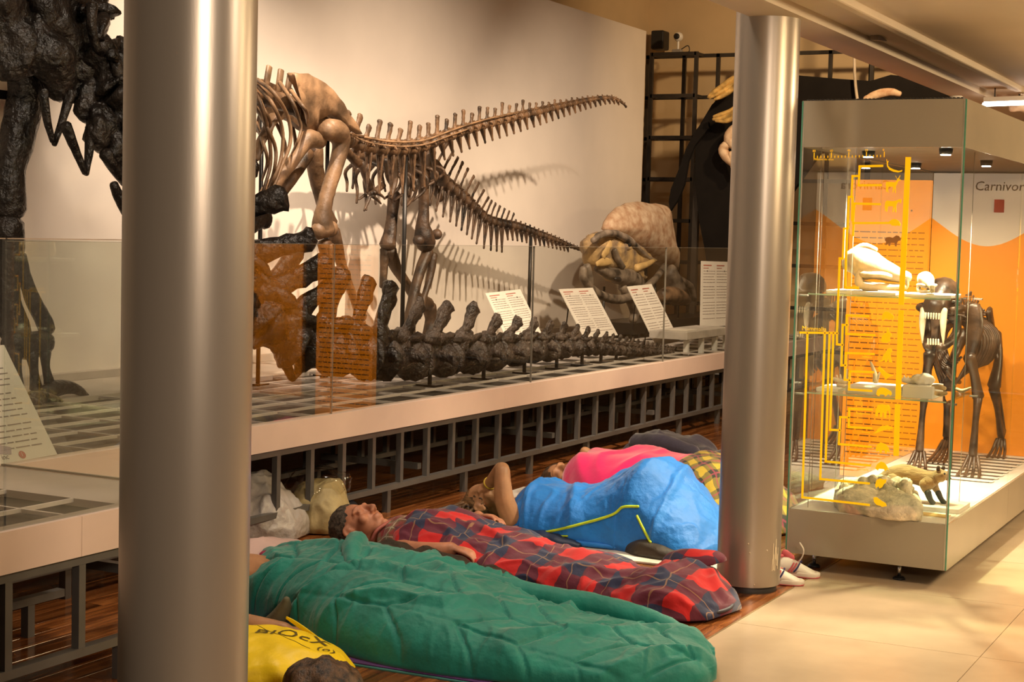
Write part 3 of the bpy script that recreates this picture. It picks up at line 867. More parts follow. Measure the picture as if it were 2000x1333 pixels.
for t, dy in ((1.0, 0.03), (.97, -.02), (.8, -.085), (.5, -.14), (.2, -.16)):
    rings.append([c + (p - c) * t + Vector((-.02, dy, 0)) for p in out])
rings = [[c + (p - c) * .97 + Vector((0, .07, 0)) for p in out]] + rings
b.loft(rings)
bmesh.ops.subdivide_edges(b.bm, edges=b.bm.edges[:], cuts=1, use_grid_fill=True)
b.rough(.012, 6, 2)
b.build('frill', frill, TR)
patch = mat('patchwork_skull_bone', (.52, .34, .14), .5, col2=(.16, .115, .085), nscale=9, bump=.6, bscale=30, dist=.015, detail=1.0)
b = MB()
fo_ = [Vector(p) for p in [(13.25,6.05,1.471),(13.268,6.05,1.531),(13.397,6.05,1.601),(13.623,6.05,1.632),(13.871,6.05,1.616),(14.168,6.05,1.542),(14.362,6.05,1.46),(14.73,6.05,1.365),(14.553,6.05,1.306),(14.325,6.05,1.288),(14.115,6.05,1.27),(14.244,6.05,1.211),(14.387,6.05,1.15),(14.102,6.05,1.13),(13.725,6.05,1.198),(13.534,6.05,1.275),(13.304,6.05,1.333)]]
fc_ = sum(fo_, Vector()) / len(fo_)
b.loft([[fc_ + (p - fc_) * t_ + Vector((0, dy_, 0)) for p in fo_] for t_, dy_ in ((.9, .14), (1.0, .08), (1.0, .0), (.93, -.07), (.75, -.12), (.4, -.14))])
bmesh.ops.subdivide_edges(b.bm, edges=b.bm.edges[:], cuts=2, use_grid_fill=True)
b.rough(.030, 9, 3)
b.build('face', patch, TR)
bone('brow_ridge', fgrey, TR, [(13.003,5.92,1.546,0.027),(13.198,5.92,1.602,0.032),(13.469,5.92,1.615,0.032),(13.729,5.92,1.571,0.038),(13.926,5.92,1.515,0.033),(14.155,5.92,1.429,0.024),(14.414,5.92,1.361,0.02)], n=10, amp=.2)
bone('cheek_plate', fyel, TR, [(13.189,5.9,1.411,0.032),(13.275,5.9,1.466,0.046),(13.339,5.9,1.522,0.037)], n=12, flat=.4, amp=.2)
bone('cheek_plate', fyel, TR, [(13.062,5.9,1.339,0.027),(13.216,5.9,1.357,0.041),(13.351,5.9,1.356,0.028)], n=12, flat=.4, amp=.2)
bone('cheek_ridge', fgrey, TR, [(13.434,5.9,1.467,0.023),(13.51,5.9,1.383,0.033),(13.632,5.9,1.308,0.028)], n=10, amp=.2)
part('eye_hole_shade', MT['black'], TR, lambda b: b.blob((13.781,5.92,1.524), (.045, .03, .035), sub=3, amp=.02, freq=20))  # black blob stands in for the shade inside the eye hole
part('nostril_shade', MT['black'], TR, lambda b: b.blob((13.524,5.9,1.201), (.06, .03, .025), sub=3, amp=.02, freq=20))  # shade of the nasal opening, laid on as a black blob
bone('snout', fgrey, TR, [(13.164,5.95,1.3,0.027),(13.449,5.95,1.252,0.056),(13.743,5.95,1.22,0.085),(13.986,5.95,1.189,0.086),(14.149,5.95,1.157,0.058)], n=12, seed=7)
bone('brow_horn', fyel, TR, [(13.945,5.9,1.296,0.038),(14.166,5.9,1.323,0.031),(14.366,5.9,1.361,0.022)], n=10)
bone('lower_jaw', fgrey, TR, [(12.773,5.9,1.305,0.031),(12.79,5.9,1.211,0.036),(12.924,5.9,1.133,0.04),(13.125,5.9,1.07,0.041),(13.41,5.9,1.022,0.042),(13.702,5.9,1.015,0.042),(13.94,5.9,1.057,0.038),(14.208,5.9,1.119,0.034),(14.432,5.9,1.189,0.032),(15.154,6.1,1.301,0.031)], n=10, k=6)
bone('jaw_joint', fgrey, TR, [(12.846,5.9,1.322,0.036),(12.895,5.9,1.232,0.04),(12.923,5.9,1.151,0.036)], n=10)
bone('jaw_branch', fgrey, TR, [(13.75,5.95,1.125,0.043),(13.94,5.95,1.002,0.048),(14.072,5.95,0.878,0.048),(14.029,5.95,0.802,0.043)], n=10)
bone('nose_horn', fgrey, TR, [(15.199,6.05,1.251,0.082),(15.293,6.05,1.136,0.114),(15.356,6.05,1.051,0.135),(15.336,6.05,0.969,0.114)], n=12, seed=9, flat=.7)
bone('beak', mat('brown_horn_core', (.22, .13, .07), .5, var=.4, nscale=10, bump=.5), TR, [(14.85,6,1.013,0.061),(15.094,6,1.018,0.087),(15.377,6,0.98,0.078),(15.552,6,0.944,0.042)], n=12, seed=5)
bone('cheek_strut', fgrey, TR, [(15.268,6.1,1.259,0.041),(15.558,6.1,1.167,0.037),(15.887,6.1,1.082,0.038),(16.019,6.1,0.944,0.032)], n=8)
part('stand_top', MT['rod'], TR, lambda b: b.box((14.174,6,0.765), (17.384,6.45,0.656)), smooth=False)
for p in ((14.383,6.05,0.715), (16.156,6.05,0.665), (15.326,6.35,0.662), (17.088,6.35,0.614)):
    part('stand_leg', MT['rod'], TR, lambda b: b.box((p[0] - .02, p[1] - .02, ZT - .03), (p[0] + .02, p[1] + .02, p[2] + .04)), smooth=False)
for p in ((13.568,6.05,1.125), (15.565,6.1,0.929), (14.919,6.1,1.201)):
    part('support_rod', MT['rod'], TR, lambda b: b.tube([(p[0], p[1], ZT, .012), (p[0], p[1], p[2], .012)], 8, 1, round_ends=False))

# information boards leaning back behind the glass
def info_board(q, label, lines=18, title=True, cols=2):
    bl_, br_, tr_, tl_ = [Vector(p) for p in q]
    ux, uy = br_ - bl_, tl_ - bl_
    w, h = ux.length, uy.length
    nrm = ux.cross(uy).normalized()
    t = thing('info_board', bl_ + ux * .5, label, 'sign', 'tilted information boards')
    part('board', MT['paper'], t, lambda b: b.prism([bl_, br_, br_ + uy, tl_], -nrm * .006), smooth=False)
    rg = random.Random(int(w * 1000))
    tx, rd = MB(), MB()
    def strip(m_, u0, u1, v, hh):
        o = nrm * .0008
        P = lambda u, vv: bl_ + ux * u + uy * vv + o
        m_.prism([P(u0, v), P(u1, v), P(u1, v + hh), P(u0, v + hh)], nrm * .0006)
    for c_ in range(cols):
        a, e = (.07, .47) if c_ == 0 else (.53, .93)
        if cols == 1: a, e = .3, .93
        if title:
            strip(rd, a, a + .28, .925, .018); strip(rd, a, a + .18, .885, .012)
        v = .84
        for k in range(lines):
            u = a
            while u < e - .03:
                wd = rg.uniform(.03, .1)
                strip(tx, u, min(e, u + wd), v, .009)
                u += wd + .012
            v -= .78 / lines if k % 5 != 4 else 1.2 / lines
            if v < .08: break
    tx.build('printed_text', MT['ink'], t, smooth=False)
    if title: rd.build('printed_title', MT['redink'], t, smooth=False)
    else: rd.bm.free()
    for u in (.2, .8):
        p = tl_ + ux * u - uy * .15
        part('prop_leg', MT['rod'], t, lambda b: b.tube([(*p, .006), (p.x, p.y + .05, ZT - .01, .006)], 8, 1), smooth=True)
    return t, bl_, ux, uy, nrm
info_board(((10.478,5.42,0.784), (11.054,5.42,0.803), (11.276,5.75,1.137), (10.709,5.75,1.137)), 'tilted white information board left of the thin black tail post')
info_board(((11.868,5.45,0.756), (12.539,5.45,0.755), (12.682,5.78,1.147), (12.051,5.78,1.141)), 'tilted white information board directly below the horned skull jaw')
info_board(((13.037,5.3,0.647), (13.593,5.3,0.66), (13.605,5.58,1.152), (13.007,5.58,1.153)), 'tilted white information board right of the skull jaw')
tl, bl_, ux, uy, nrm = info_board(((4.293,4.76,0.611), (5.11,4.76,0.621), (5.104,5.08,1.075), (4.31,5.08,1.053)), 'near tilted information board with a pale fossil drawing at the left edge', 16, False, 1)
tl['group'] = 'tilted information boards'
lil = mat('lilac_print', (.42, .34, .36), .6)
P = lambda u, v: bl_ + ux * u + uy * v + nrm * .001
part('fossil_drawing', lil, tl, lambda b: b.prism([P(.46, .20), P(.60, .21), P(.66, .28), P(.62, .38), P(.5, .45), P(.42, .42), P(.4, .3)], nrm * .0006), smooth=False)
part('fossil_drawing', lil, tl, lambda b: b.prism([P(.42, .2), P(.55, .10), P(.7, .06), P(.72, .12), P(.6, .18), P(.45, .24)], nrm * .0006), smooth=False)
text('lettering', 'inc', .034, basis(P(.63, .03) , ux, uy), MT['ink'], tl)
part('logo_disc', MT['redink'], tl, lambda b: b.prism([P(.768, .045) + (ux.normalized() * math.cos(t) + uy.normalized() * math.sin(t)) * .018 + nrm * .0003 for t in [k * math.pi / 10 for k in range(20)]], nrm * .0006), smooth=False)
text('lettering', 'i', .03, basis(P(.762, .032) + nrm * .0012, ux, uy), MT['paper'], tl)
# upright board at the end of the platform, low box and slanted rod beside it
info_board(((13.969,5.25,0.772), (14.759,5.25,0.76), (15.252,5.45,1.398), (14.468,5.45,1.375)), 'upright white board half hidden behind the right column')
bx = thing('display_plinth', (13.414,5,0.581), 'low grey plinth at the right end of the platform', 'plinth')
part('plinth_body', mat('grey_plinth', (.55, .5, .45), .5), bx, lambda b: b.box((12.862,4.95,0.723), tuple(Vector((13.986,4.95,0.791)) + Vector((0, .35, 0)))), smooth=False, bevel=.004)
p0, p1 = Vector((12.862,4.95,0.723)), Vector((13.986,4.95,0.791))
for u in (.08, .4, .7, .95):
    part('leg', MT['white'], bx, lambda b: b.box((p0.x + (p1.x - p0.x) * u - .02, p0.y + .02, ZT - .05), (p0.x + (p1.x - p0.x) * u + .02, p0.y + .06, p0.z)), smooth=False)
part('paper_card', MT['paper'], bx, lambda b: b.box((p0.x + .12, p0.y + .05, p1.z + .001), (p0.x + .38, p0.y + .25, p1.z + .006)), smooth=False)
sr = thing('slanted_rod', (15.139,5.6,0.758), 'thin dark rod leaning beside the plinth', 'rod')
part('rod', MT['rod'], sr, lambda b: b.tube([(15.067,5.6,0.751,0.012),(15.25,5.6,0.959,0.011),(15.599,5.6,1.356,0.01)], 8, 1))

# steel lattice in front of the end wall
LT = thing('steel_lattice', (17.5, 6.2, 0), 'black square steel lattice standing before the ochre end wall', 'lattice')
lm = mat('black_lattice_steel', (.045, .036, .028), .5, metal=.3)
XL = 17.45
ups = [(17.45, 7.31), (17.2, 7.16), (17.45, 6.86), (17.2, 6.62), (17.45, 6.45), (17.45, 6.05), (17.45, 5.6), (17.45, 5.15), (17.45, 4.7), (17.2, 4.62), (17.45, 4.25), (17.45, 3.8)]
for x, y in ups:
    part('upright', lm, LT, lambda b: b.box((x - .02, y - .02, 0), (x + .02, y + .02, 3.68)), smooth=False)
for k in range(8):
    z = 3.66 - .47 * k
    part('rail', lm, LT, lambda b: b.box((17.43, 3.6, z - .02), (17.47, 7.33, z + .02)), smooth=False)
    for y0, y1 in ((6.62, 7.16),):
        part('rail', lm, LT, lambda b: b.box((17.18, y0, z - .02), (17.22, y1, z + .02)), smooth=False)
    for y in (7.16, 6.62, 4.62):
        part('tie', lm, LT, lambda b: b.box((17.2, y - .015, z - .015), (17.45, y + .015, z + .015)), smooth=False)

# loudspeaker and small surveillance camera above the lattice
sp = thing('loudspeaker', (17.95, 7.3, 3.75), 'black box loudspeaker on the end wall above the lattice', 'speaker')
s0, s1 = Vector((17.86,7.427,3.791)), Vector((17.86,7.266,4.013))
part('cabinet', MT['black'], sp, lambda b: b.box((17.78, s1.y, s0.z), (17.98, s0.y, s1.z)), smooth=False, bevel=.02)
part('grille', mat('speaker_cloth', (.02, .018, .016), .9), sp, lambda b: b.box((17.772, s1.y + .012, s0.z + .012), (17.782, s0.y - .012, s1.z - .012)), smooth=False)
part('bracket', lm, sp, lambda b: b.box((17.97, s1.y + .05, s0.z + .05), (18.05, s0.y - .05, s1.z - .06)), smooth=False)
wc = thing('surveillance_camera', (17.9, 6.95, 3.75), 'small white ball camera with dark lens on the lattice top', 'camera')
cc = Vector((17.45,6.946,3.883))
part('ball', MT['white'], wc, lambda b: b.blob(cc, .055, sub=3))
part('lens', MT['black'], wc, lambda b: b.lathe([(.033, -.0), (.033, .03), (.02, .034)], cc + Vector((-.035, -.0, 0)), 20, Matrix.Rotation(R(-90), 3, 'Y')))
part('stem', MT['white'], wc, lambda b: b.tube([(cc.x, cc.y, 3.68, .014), (*cc, .014)], 8, 1))
part('base', mat('grey_plastic', (.3, .27, .24), .5), wc, lambda b: b.box((cc.x - .04, cc.y - .05, 3.68), (cc.x + .04, cc.y + .06, 3.74)), smooth=False, bevel=.008)
part('cable', MT['dark'], wc, lambda b: b.tube([(cc.x, cc.y - .04, 3.74, .006), (cc.x, cc.y - .12, 3.78, .006), (cc.x, cc.y - .14, 3.72, .006), (cc.x, cc.y - .09, 3.69, .006)], 6, 5))

# whale: black body board with flipper, carrying a few mounted bones
WH = thing('whale_display', (16.6, 5.5, 1.2), 'black whale shaped board with golden flipper bones behind the right column', 'display')
bk = mat('matt_black_board', (.009, .007, .006), .85, var=.1, spec=.15)
XW = 16.4
part('body_board', bk, WH, lambda b: b.prism([Vector(p) for p in [(16.4,5.928,3.199),(16.4,5.869,3.306),(16.4,5.509,3.351),(16.4,5.131,3.301),(16.4,4.739,3.261),(16.4,4.419,3.234),(16.4,4.211,3.292),(16.4,3.951,3.256),(16.4,3.591,3.158),(16.4,3.09,3.049),(16.4,3.074,2.699),(16.4,3.872,2.601),(16.4,4.924,2.497),(16.4,5.288,1.963),(16.4,5.406,0.666),(16.4,5.977,0.637),(16.4,6.155,1.511),(16.4,6.223,1.784),(16.4,6.278,2.167),(16.4,6.294,2.605),(16.4,6.254,2.796),(16.4,6.122,3.013)]], (.08, 0, 0)), smooth=False)
part('flipper_board', bk, WH, lambda b: b.prism([Vector(p) for p in [(16.3,6.127,2.897),(16.3,6.26,2.73),(16.3,6.358,2.545),(16.3,6.433,2.326),(16.3,6.519,2.106),(16.3,6.538,1.969),(16.3,6.517,1.875),(16.3,6.433,1.997),(16.3,6.368,2.163),(16.3,6.33,2.409),(16.3,6.266,2.572),(16.3,6.11,2.761)]], (.05, 0, 0)), smooth=False)
gold = mat('golden_bone', (.66, .42, .13), .45, var=.3, nscale=12, bump=.4)
for pts in ([(16.2,5.775,3.284,0.027),(16.2,5.858,3.243,0.032),(16.2,5.952,3.181,0.027),(16.2,6.029,3.129,0.027),(16.2,6.09,3.076,0.016)], [(16.2,5.772,3.205,0.032),(16.2,5.854,3.137,0.032),(16.2,5.937,3.085,0.027),(16.2,6.015,3.054,0.016)], [(16.2,5.773,3.242,0.027),(16.2,5.883,3.169,0.027),(16.2,5.994,3.107,0.022),(16.2,6.073,3.065,0.011)],
            [(16.2,5.763,2.976,0.027),(16.2,5.846,2.924,0.027),(16.2,5.941,2.892,0.027),(16.2,6.02,2.872,0.016)], [(16.2,5.761,2.923,0.027),(16.2,5.85,2.881,0.027),(16.2,5.939,2.85,0.027),(16.2,6.025,2.845,0.016)], [(16.2,5.76,2.891,0.027),(16.2,5.871,2.828,0.027),(16.2,5.996,2.829,0.016)]):
    bone('flipper_bone', gold, WH, pts, n=8, k=3)
for pts in ([(16.25,5.773,2.777,0.043),(16.25,5.839,2.713,0.054),(16.25,5.859,2.638,0.059),(16.25,5.811,2.569,0.043)], [(16.25,5.88,2.585,0.049),(16.25,5.923,2.531,0.054),(16.25,5.886,2.461,0.054),(16.25,5.816,2.392,0.043)], [(16.25,5.83,2.488,0.043),(16.25,5.792,2.37,0.049),(16.25,5.778,2.301,0.032)]):
    bone('shoulder_bone', frill, WH, pts, n=10, k=3)
bone('tail_bone', frill, WH, [(16.2,4.409,3.031,0.031),(16.2,4.281,3.08,0.046),(16.2,4.153,3.099,0.041),(16.2,4.059,3.077,0.026)], n=10, flat=.6)
part('hanging_cable', mat('grey_cable', (.4, .33, .25), .5), WH, lambda b: b.tube([(16.3,4.606,4.351,0.016),(16.3,4.563,3.424,0.016),(16.3,4.551,3.269,0.016),(16.3,4.535,3.139,0.016),(16.3,4.504,3.01,0.016),(16.3,4.436,3.04,0.016)], 8, 3))
for y in (6.3, 5.6):
    part('support_post', lm, WH, lambda b: b.box((16.48, y - .03, 0), (16.54, y + .03, 2.4)), smooth=False)
# two small whale bones hanging under the mezzanine behind the case, and a tube lamp
for nm, pts, lb in (('hanging_bone', [(11.4,2.267,2.588,0.028),(11.4,2.182,2.608,0.045),(11.4,2.096,2.586,0.028)], 'orange lit bone hanging above the glass case'), ('hanging_bone', [(11.2,2.057,2.514,0.027),(11.2,2.007,2.527,0.034),(11.2,1.941,2.519,0.031)], 'orange lit bone hanging below the tube lamp')):
    t = thing(nm, pts[1][:3], lb, 'bone')
    bone('bone', frill, t, pts, n=10, flat=.6)
    part('hanger', MT['rod'], t, lambda b: b.tube([(*pts[1][:3], .006), (pts[1][0], pts[1][1], 2.63, .006)], 6, 1))
tl_ = thing('tube_lamp', (10.9,2.036,2.523), 'lit white tube lamp under the mezzanine ceiling', 'lamp')
q0, q1 = Vector((10.9,2.176,2.518)), Vector((10.9,1.731,2.529))
part('tube', mat('lit_tube', (1, .9, .78), .4, emit=9, var=0), tl_, lambda b: b.tube([(*q0, .014), (*q1, .014)], 10, 1))
part('housing', MT['white'], tl_, lambda b: b.bar(q0 + Vector((0, 0, .03)), q1 + Vector((0, 0, .03)), .05, .03), smooth=False)
for u in (.15, .85):
    p = q0.lerp(q1, u)
    part('suspension', MT['rod'], tl_, lambda b: b.tube([(p.x, p.y, p.z + .03, .004), (p.x, p.y, 2.63, .004)], 6, 1))

# ================================================================ tall glass display case by the walkway
VX0, VX1, VY0, VY1 = 7.53, 10.30, 1.58, 2.352
VC = thing('display_case', (8.9, 1.97, 0), 'tall glass display case with frosted bands and yellow mammal family tree', 'display case')
band = mat('back_painted_glass', (0.34, 0.29, 0.215), 0.16, var=.03, nscale=2, spec=.6)
cg = glass('case_glass', (.975, .985, .965), 1.0, ior=1.85)
white_floor = mat('white_case_floor', (.74, .70, .63), .5, var=.03)
part('plinth', mat('case_carcass', (.2, .18, .15), .5), VC, lambda b: b.box((VX0 + .02, VY0 + .02, .085), (VX1 - .02, VY1 - .02, .285)), smooth=False)
part('case_floor', white_floor, VC, lambda b: b.box((VX0 + .012, VY0 + .012, .286), (VX1 - .012, VY1 - .012, .298)), smooth=False)
def sides(name, m, z0, z1, t=.010):
    part(name, m, VC, lambda b: b.box((VX0, VY0 + .011, z0), (VX0 + t, VY1 - .011, z1)), smooth=False)
    for x0, x1 in ((VX0, 9.038), (9.042, VX1)):
        part(name, m, VC, lambda b: b.box((x0, VY0, z0), (x1, VY0 + t, z1)), smooth=False)
        part(name, m, VC, lambda b: b.box((x0, VY1 - t, z0), (x1, VY1, z1)), smooth=False)
    part(name, m, VC, lambda b: b.box((VX1 - t, VY0 + .011, z0), (VX1, VY1 - .011, z1)), smooth=False)
sides('lower_band', band, .082, .297)
sides('upper_band', band, 2.042, 2.262)
sides('glass_pane', cg, .298, 2.041)
part('lid', mat('case_lid', (.3, .27, .22), .5), VC, lambda b: b.box((VX0 + .011, VY0 + .011, 2.20), (VX1 - .011, VY1 - .011, 2.215)), smooth=False)
part('lid_underside', mat('shaded_lid_underside', (.09, .075, .058), .6), VC, lambda b: b.box((VX0 + .011, VY0 + .011, 2.05), (VX1 - .011, VY1 - .011, 2.056)), smooth=False)  # unlit underside: its shade is put into the darker colour
vt = MB()
for k in range(40):
    y = VY0 + .02 + k * .0186
    vt.box((VX0 + .012, y, 2.258), (VX0 + .06, y + .010, 2.27))
vt.build('vent_grille', MT['dark'], VC, smooth=False)
part('smoke_detector', MT['white'], VC, lambda b: b.lathe([(.034, 0), (.036, .012), (.024, .022), (.0, .024)], (7.70, 1.665, 2.268), 20))
part('detector_stem', MT['white'], VC, lambda b: b.box((7.69, 1.655, 2.21), (7.71, 1.675, 2.27)), smooth=False)
for y, nm in ((VY0, 'r'), (VY1, 'l')):
    s_ = 1 if nm == 'r' else -1
    part('corner_edge', MT['gedge'], VC, lambda b: b.box((VX0 - .0015, min(y - .0012 * s_, y + .0055 * s_), .084), (VX0 + .004, max(y - .0012 * s_, y + .0055 * s_), 2.26)), smooth=False)
    part('corner_seal', mat('silver_seal', (.62, .55, .45), .3, metal=.5), VC, lambda b: b.box((VX0 - .001, min(y + .007 * s_, y + .012 * s_), .084), (VX0 + .004, max(y + .007 * s_, y + .012 * s_), 2.26)), smooth=False)
for x, y in ((7.614, 1.816), (7.672, 2.249), (9.0, 1.75), (9.0, 2.2), (10.1, 1.8), (10.1, 2.2)):
    f_ = part('foot', mat('chrome', (.6, .58, .55), .2, metal=1), VC, lambda b: b.lathe([(.008, .008), (.008, .086)], (x, y, 0), 12))
    part('foot_pad', MT['black'], f_, lambda b: b.lathe([(.03, 0), (.03, .006), (.02, .014)], (x, y, 0), 20))
# shelves
sg = glass('shelf_glass', (.90, .96, .90), 1.0)
for z in (1.345, .866):
    sh = part('shelf', sg, VC, lambda b: b.box((7.585, 1.625, z - .008), (8.12, 2.305, z)), smooth=False)
    part('shelf_edge', mat('pale_green_edge', (.45, .62, .42), .15), sh, lambda b: b.box((7.583, 1.625, z - .0075), (7.5848, 2.305, z - .0005)), smooth=False)
    for x, y in ((7.60, 1.60), (8.09, 1.60), (7.60, 2.33), (8.09, 2.33)):
        part('shelf_clip', mat('clip_steel', (.55, .5, .45), .3, metal=.8), sh, lambda b: b.box((x - .012, y - .02, z - .016), (x + .012, y + .02, z - .0085)), smooth=False)
for x, y in ((7.6, 2.27), (7.6, 2.10), (8.1, 2.28), (8.1, 1.65)):
    part('wire', mat('steel_wire', (.45, .4, .33), .35, metal=.7), VC, lambda b: b.tube([(x, y, .30, .0016), (x, y, 2.05, .0016)], 6, 1, round_ends=False))
for x, y in ((7.78, 1.72), (8.0, 2.15), (8.9, 1.75), (9.2, 2.2)):
    lp = part('lamp_head', MT['black'], VC, lambda b: b.lathe([(.03, 0), (.033, .028), (.012, .034)], (x, y, 2.022), 20))
    part('lamp_glow', mat('lamp_glow', (1, .9, .75), .3, emit=30, var=0), lp, lambda b: b.lathe([(.001, 0), (.024, 0), (.024, .003)], (x, y, 2.018), 20))
light('case_lamp_cat', 'SPOT', (8.9, 1.75, 2.0), (9.3, 1.95, 1.0), 60, (1, .82, .55), .03, 100, .7)
light('case_lamp_back', 'SPOT', (9.2, 2.2, 2.0), (9.9, 2.0, .9), 50, (1, .80, .5), .03, 100, .7)

# printed back panel: pale sky, orange hills, name of the order; a glow is added to the print
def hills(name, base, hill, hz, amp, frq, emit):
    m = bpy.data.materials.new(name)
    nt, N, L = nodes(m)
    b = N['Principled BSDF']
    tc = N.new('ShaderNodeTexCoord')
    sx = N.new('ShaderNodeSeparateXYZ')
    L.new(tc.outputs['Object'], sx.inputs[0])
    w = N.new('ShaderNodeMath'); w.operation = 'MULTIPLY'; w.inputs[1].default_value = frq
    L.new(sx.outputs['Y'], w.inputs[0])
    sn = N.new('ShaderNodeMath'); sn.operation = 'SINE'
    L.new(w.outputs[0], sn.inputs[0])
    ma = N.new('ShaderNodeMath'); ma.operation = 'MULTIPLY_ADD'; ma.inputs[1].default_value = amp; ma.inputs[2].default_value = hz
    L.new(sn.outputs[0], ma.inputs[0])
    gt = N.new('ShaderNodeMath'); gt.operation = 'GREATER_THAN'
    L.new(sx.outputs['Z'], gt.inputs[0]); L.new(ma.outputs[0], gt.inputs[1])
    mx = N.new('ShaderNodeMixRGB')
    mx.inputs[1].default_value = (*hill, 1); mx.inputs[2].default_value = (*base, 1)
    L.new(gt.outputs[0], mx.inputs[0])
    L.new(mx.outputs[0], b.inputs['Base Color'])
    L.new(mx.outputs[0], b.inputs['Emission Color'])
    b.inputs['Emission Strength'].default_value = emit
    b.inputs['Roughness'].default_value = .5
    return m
bp_ = part('back_panel', hills('glowing_back_print', (.62, .50, .38), (.80, .25, .008), 1.72, .13, 5.5, .2), VC,
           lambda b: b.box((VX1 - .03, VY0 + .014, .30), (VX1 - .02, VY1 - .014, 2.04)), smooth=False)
text('lettering', 'Carnivora', .082, basis((VX1 - .0312, 2.085, 1.935), (0, -1, 0), (0, 0, 1)), mat('brown_print', (.16, .10, .06), .6), bp_, shear=.1)
part('red_sign', mat('red_notice', (.5, .06, .04), .5), bp_, lambda b: b.box((VX1 - .034, 1.90, 1.80), (VX1 - .031, 1.96, 1.88)), smooth=False)

# free standing orange lightbox with lines of text behind the case
OP = thing('orange_text_panel', (10.45, 2.63, 0), 'orange backlit text panel standing behind the glass case', 'panel')
part('lightbox', mat('orange_backlit_acrylic', (.95, .27, .004), .4, emit=.55, var=.05, nscale=2), OP, lambda b: b.box((10.40, 2.385, .06), (10.46, 2.90, 2.0)), smooth=False)
part('foot_plate', MT['frame'], OP, lambda b: b.box((10.28, 2.385, 0), (10.6, 2.90, .06)), smooth=False)
tx = MB()
rg = random.Random(8)
z = 1.66
while z > .2:
    y = 2.87
    while y > 2.43:
        w_ = rg.uniform(.02, .07)
        tx.box((10.3975, max(2.41, y - w_), z), (10.3985, y, z + .007))
        y -= w_ + .01
    z -= .038
tx.build('printed_text', mat('dark_orange_print', (.30, .10, .01), .6), OP, smooth=False)
text('lettering', '3.', .10, basis((10.397, 2.56, 1.80), (0, -1, 0), (0, 0, 1)), mat('brown_heading', (.2, .08, .02), .6), OP)

# ---------------- family tree printed on the front pane
ye = mat('glowing_yellow_vinyl', (1.0, .55, .0), .5, var=0, emit=.22)  # vinyl is no lamp; a faint glow is added to its colour
DX = VX0 - .0012
lines = [
 [(7.529,2.063,1.952),(7.529,1.956,1.955)], [(7.529,2.063,1.952),(7.529,2.064,1.863),(7.529,1.958,1.865)], [(7.529,2.064,1.907),(7.529,2.095,1.906),(7.529,2.096,1.808)], [(7.529,2.096,1.808),(7.529,2.109,1.808),(7.529,2.108,1.661),(7.529,2.125,1.658)],
 [(7.529,2.091,1.808),(7.529,2.089,1.7)], [(7.529,2.08,1.777),(7.529,1.959,1.776)], [(7.529,2.08,1.777),(7.529,2.084,1.685),(7.529,1.914,1.689)], [(7.529,2.081,1.685),(7.529,2.082,1.627)], [(7.529,2.125,1.658),(7.529,2.126,1.517),(7.529,2.141,1.517),(7.529,2.14,1.159)], [(7.529,2.11,1.658),(7.529,2.111,1.511),(7.529,2.108,1.38),(7.529,2.047,1.382)],
 [(7.529,2.319,1.155),(7.529,2.14,1.162)], [(7.529,2.284,1.154),(7.529,2.278,0.359),(7.529,1.953,0.355)], [(7.529,2.199,1.159),(7.529,2.193,0.456),(7.529,1.957,0.457)], [(7.529,2.176,1.16),(7.529,2.17,0.543),(7.529,1.955,0.543)], [(7.529,2.157,1.161),(7.529,2.155,0.697),(7.529,2.108,0.699)],
 [(7.529,2.108,0.762),(7.529,2.109,0.632),(7.529,1.955,0.632)], [(7.529,2.108,0.762),(7.529,2.067,0.763)], [(7.529,2.066,0.805),(7.529,2.065,0.717),(7.529,1.957,0.72)], [(7.529,2.066,0.805),(7.529,1.958,0.809)],
 [(7.529,2.14,1.159),(7.529,2.138,1.108),(7.529,2.112,1.107)], [(7.529,2.094,1.203),(7.529,2.114,1.202),(7.529,2.112,1.009),(7.529,2.093,1.011)], [(7.529,1.993,1.249),(7.529,2.096,1.248),(7.529,2.095,1.16),(7.529,1.96,1.161)], [(7.529,1.959,1.072),(7.529,2.093,1.069),(7.529,2.093,0.942),(7.529,2.071,0.941)], [(7.529,1.958,0.986),(7.529,2.07,0.983),(7.529,2.071,0.897),(7.529,1.963,0.897)]]
lb = MB()
for ln in lines:
    for a, c in zip(ln, ln[1:]):
        a, c = Vector(a), Vector(c)
        d = (c - a).normalized() * .0045
        lb.bar(a - d, c + d, .0105, .0010, up=(1, 0, 0))
tree = lb.build('family_tree_lines', ye, VC, smooth=False)
for p in [(7.528,2.284,1.154),(7.528,2.199,1.159),(7.528,2.176,1.16),(7.528,2.156,1.161),(7.528,2.14,1.161),(7.528,2.112,1.107),(7.528,2.093,1.203),(7.528,2.093,1.011),(7.528,2.07,0.941),(7.528,2.108,0.699),(7.528,2.067,0.763),(7.528,2.059,1.382)]:
    part('tree_node', ye, tree, lambda b: b.lathe([(.0078, 0), (.0078, .0008)], p, 12, Matrix.Rotation(R(-90), 3, 'Y')), smooth=False)
bdot = mat('brown_dot', (.3, .16, .03), .6)
for p in [(7.527,2.284,1.154),(7.527,2.198,1.159),(7.527,2.176,1.16),(7.527,2.156,1.161),(7.527,2.139,1.161),(7.527,2.111,1.107),(7.527,2.093,1.203),(7.527,2.093,1.011),(7.527,2.07,0.941),(7.527,2.107,0.699),(7.527,2.066,0.763)]:
    part('tree_node_centre', bdot, tree, lambda b: b.lathe([(.0038, 0), (.0038, .0006)], p, 10, Matrix.Rotation(R(-90), 3, 'Y')), smooth=False)
for a, c in (((7.529,1.836,1.996), (7.529,1.84,1.309)), ((7.529,1.839,1.285), (7.529,1.836,0.865)), ((7.529,1.837,0.843), (7.529,1.834,0.599))):
    part('time_bar', ye, tree, lambda b: b.bar(a, c, .026, .001, up=(1, 0, 0)), smooth=False)
tk = MB()
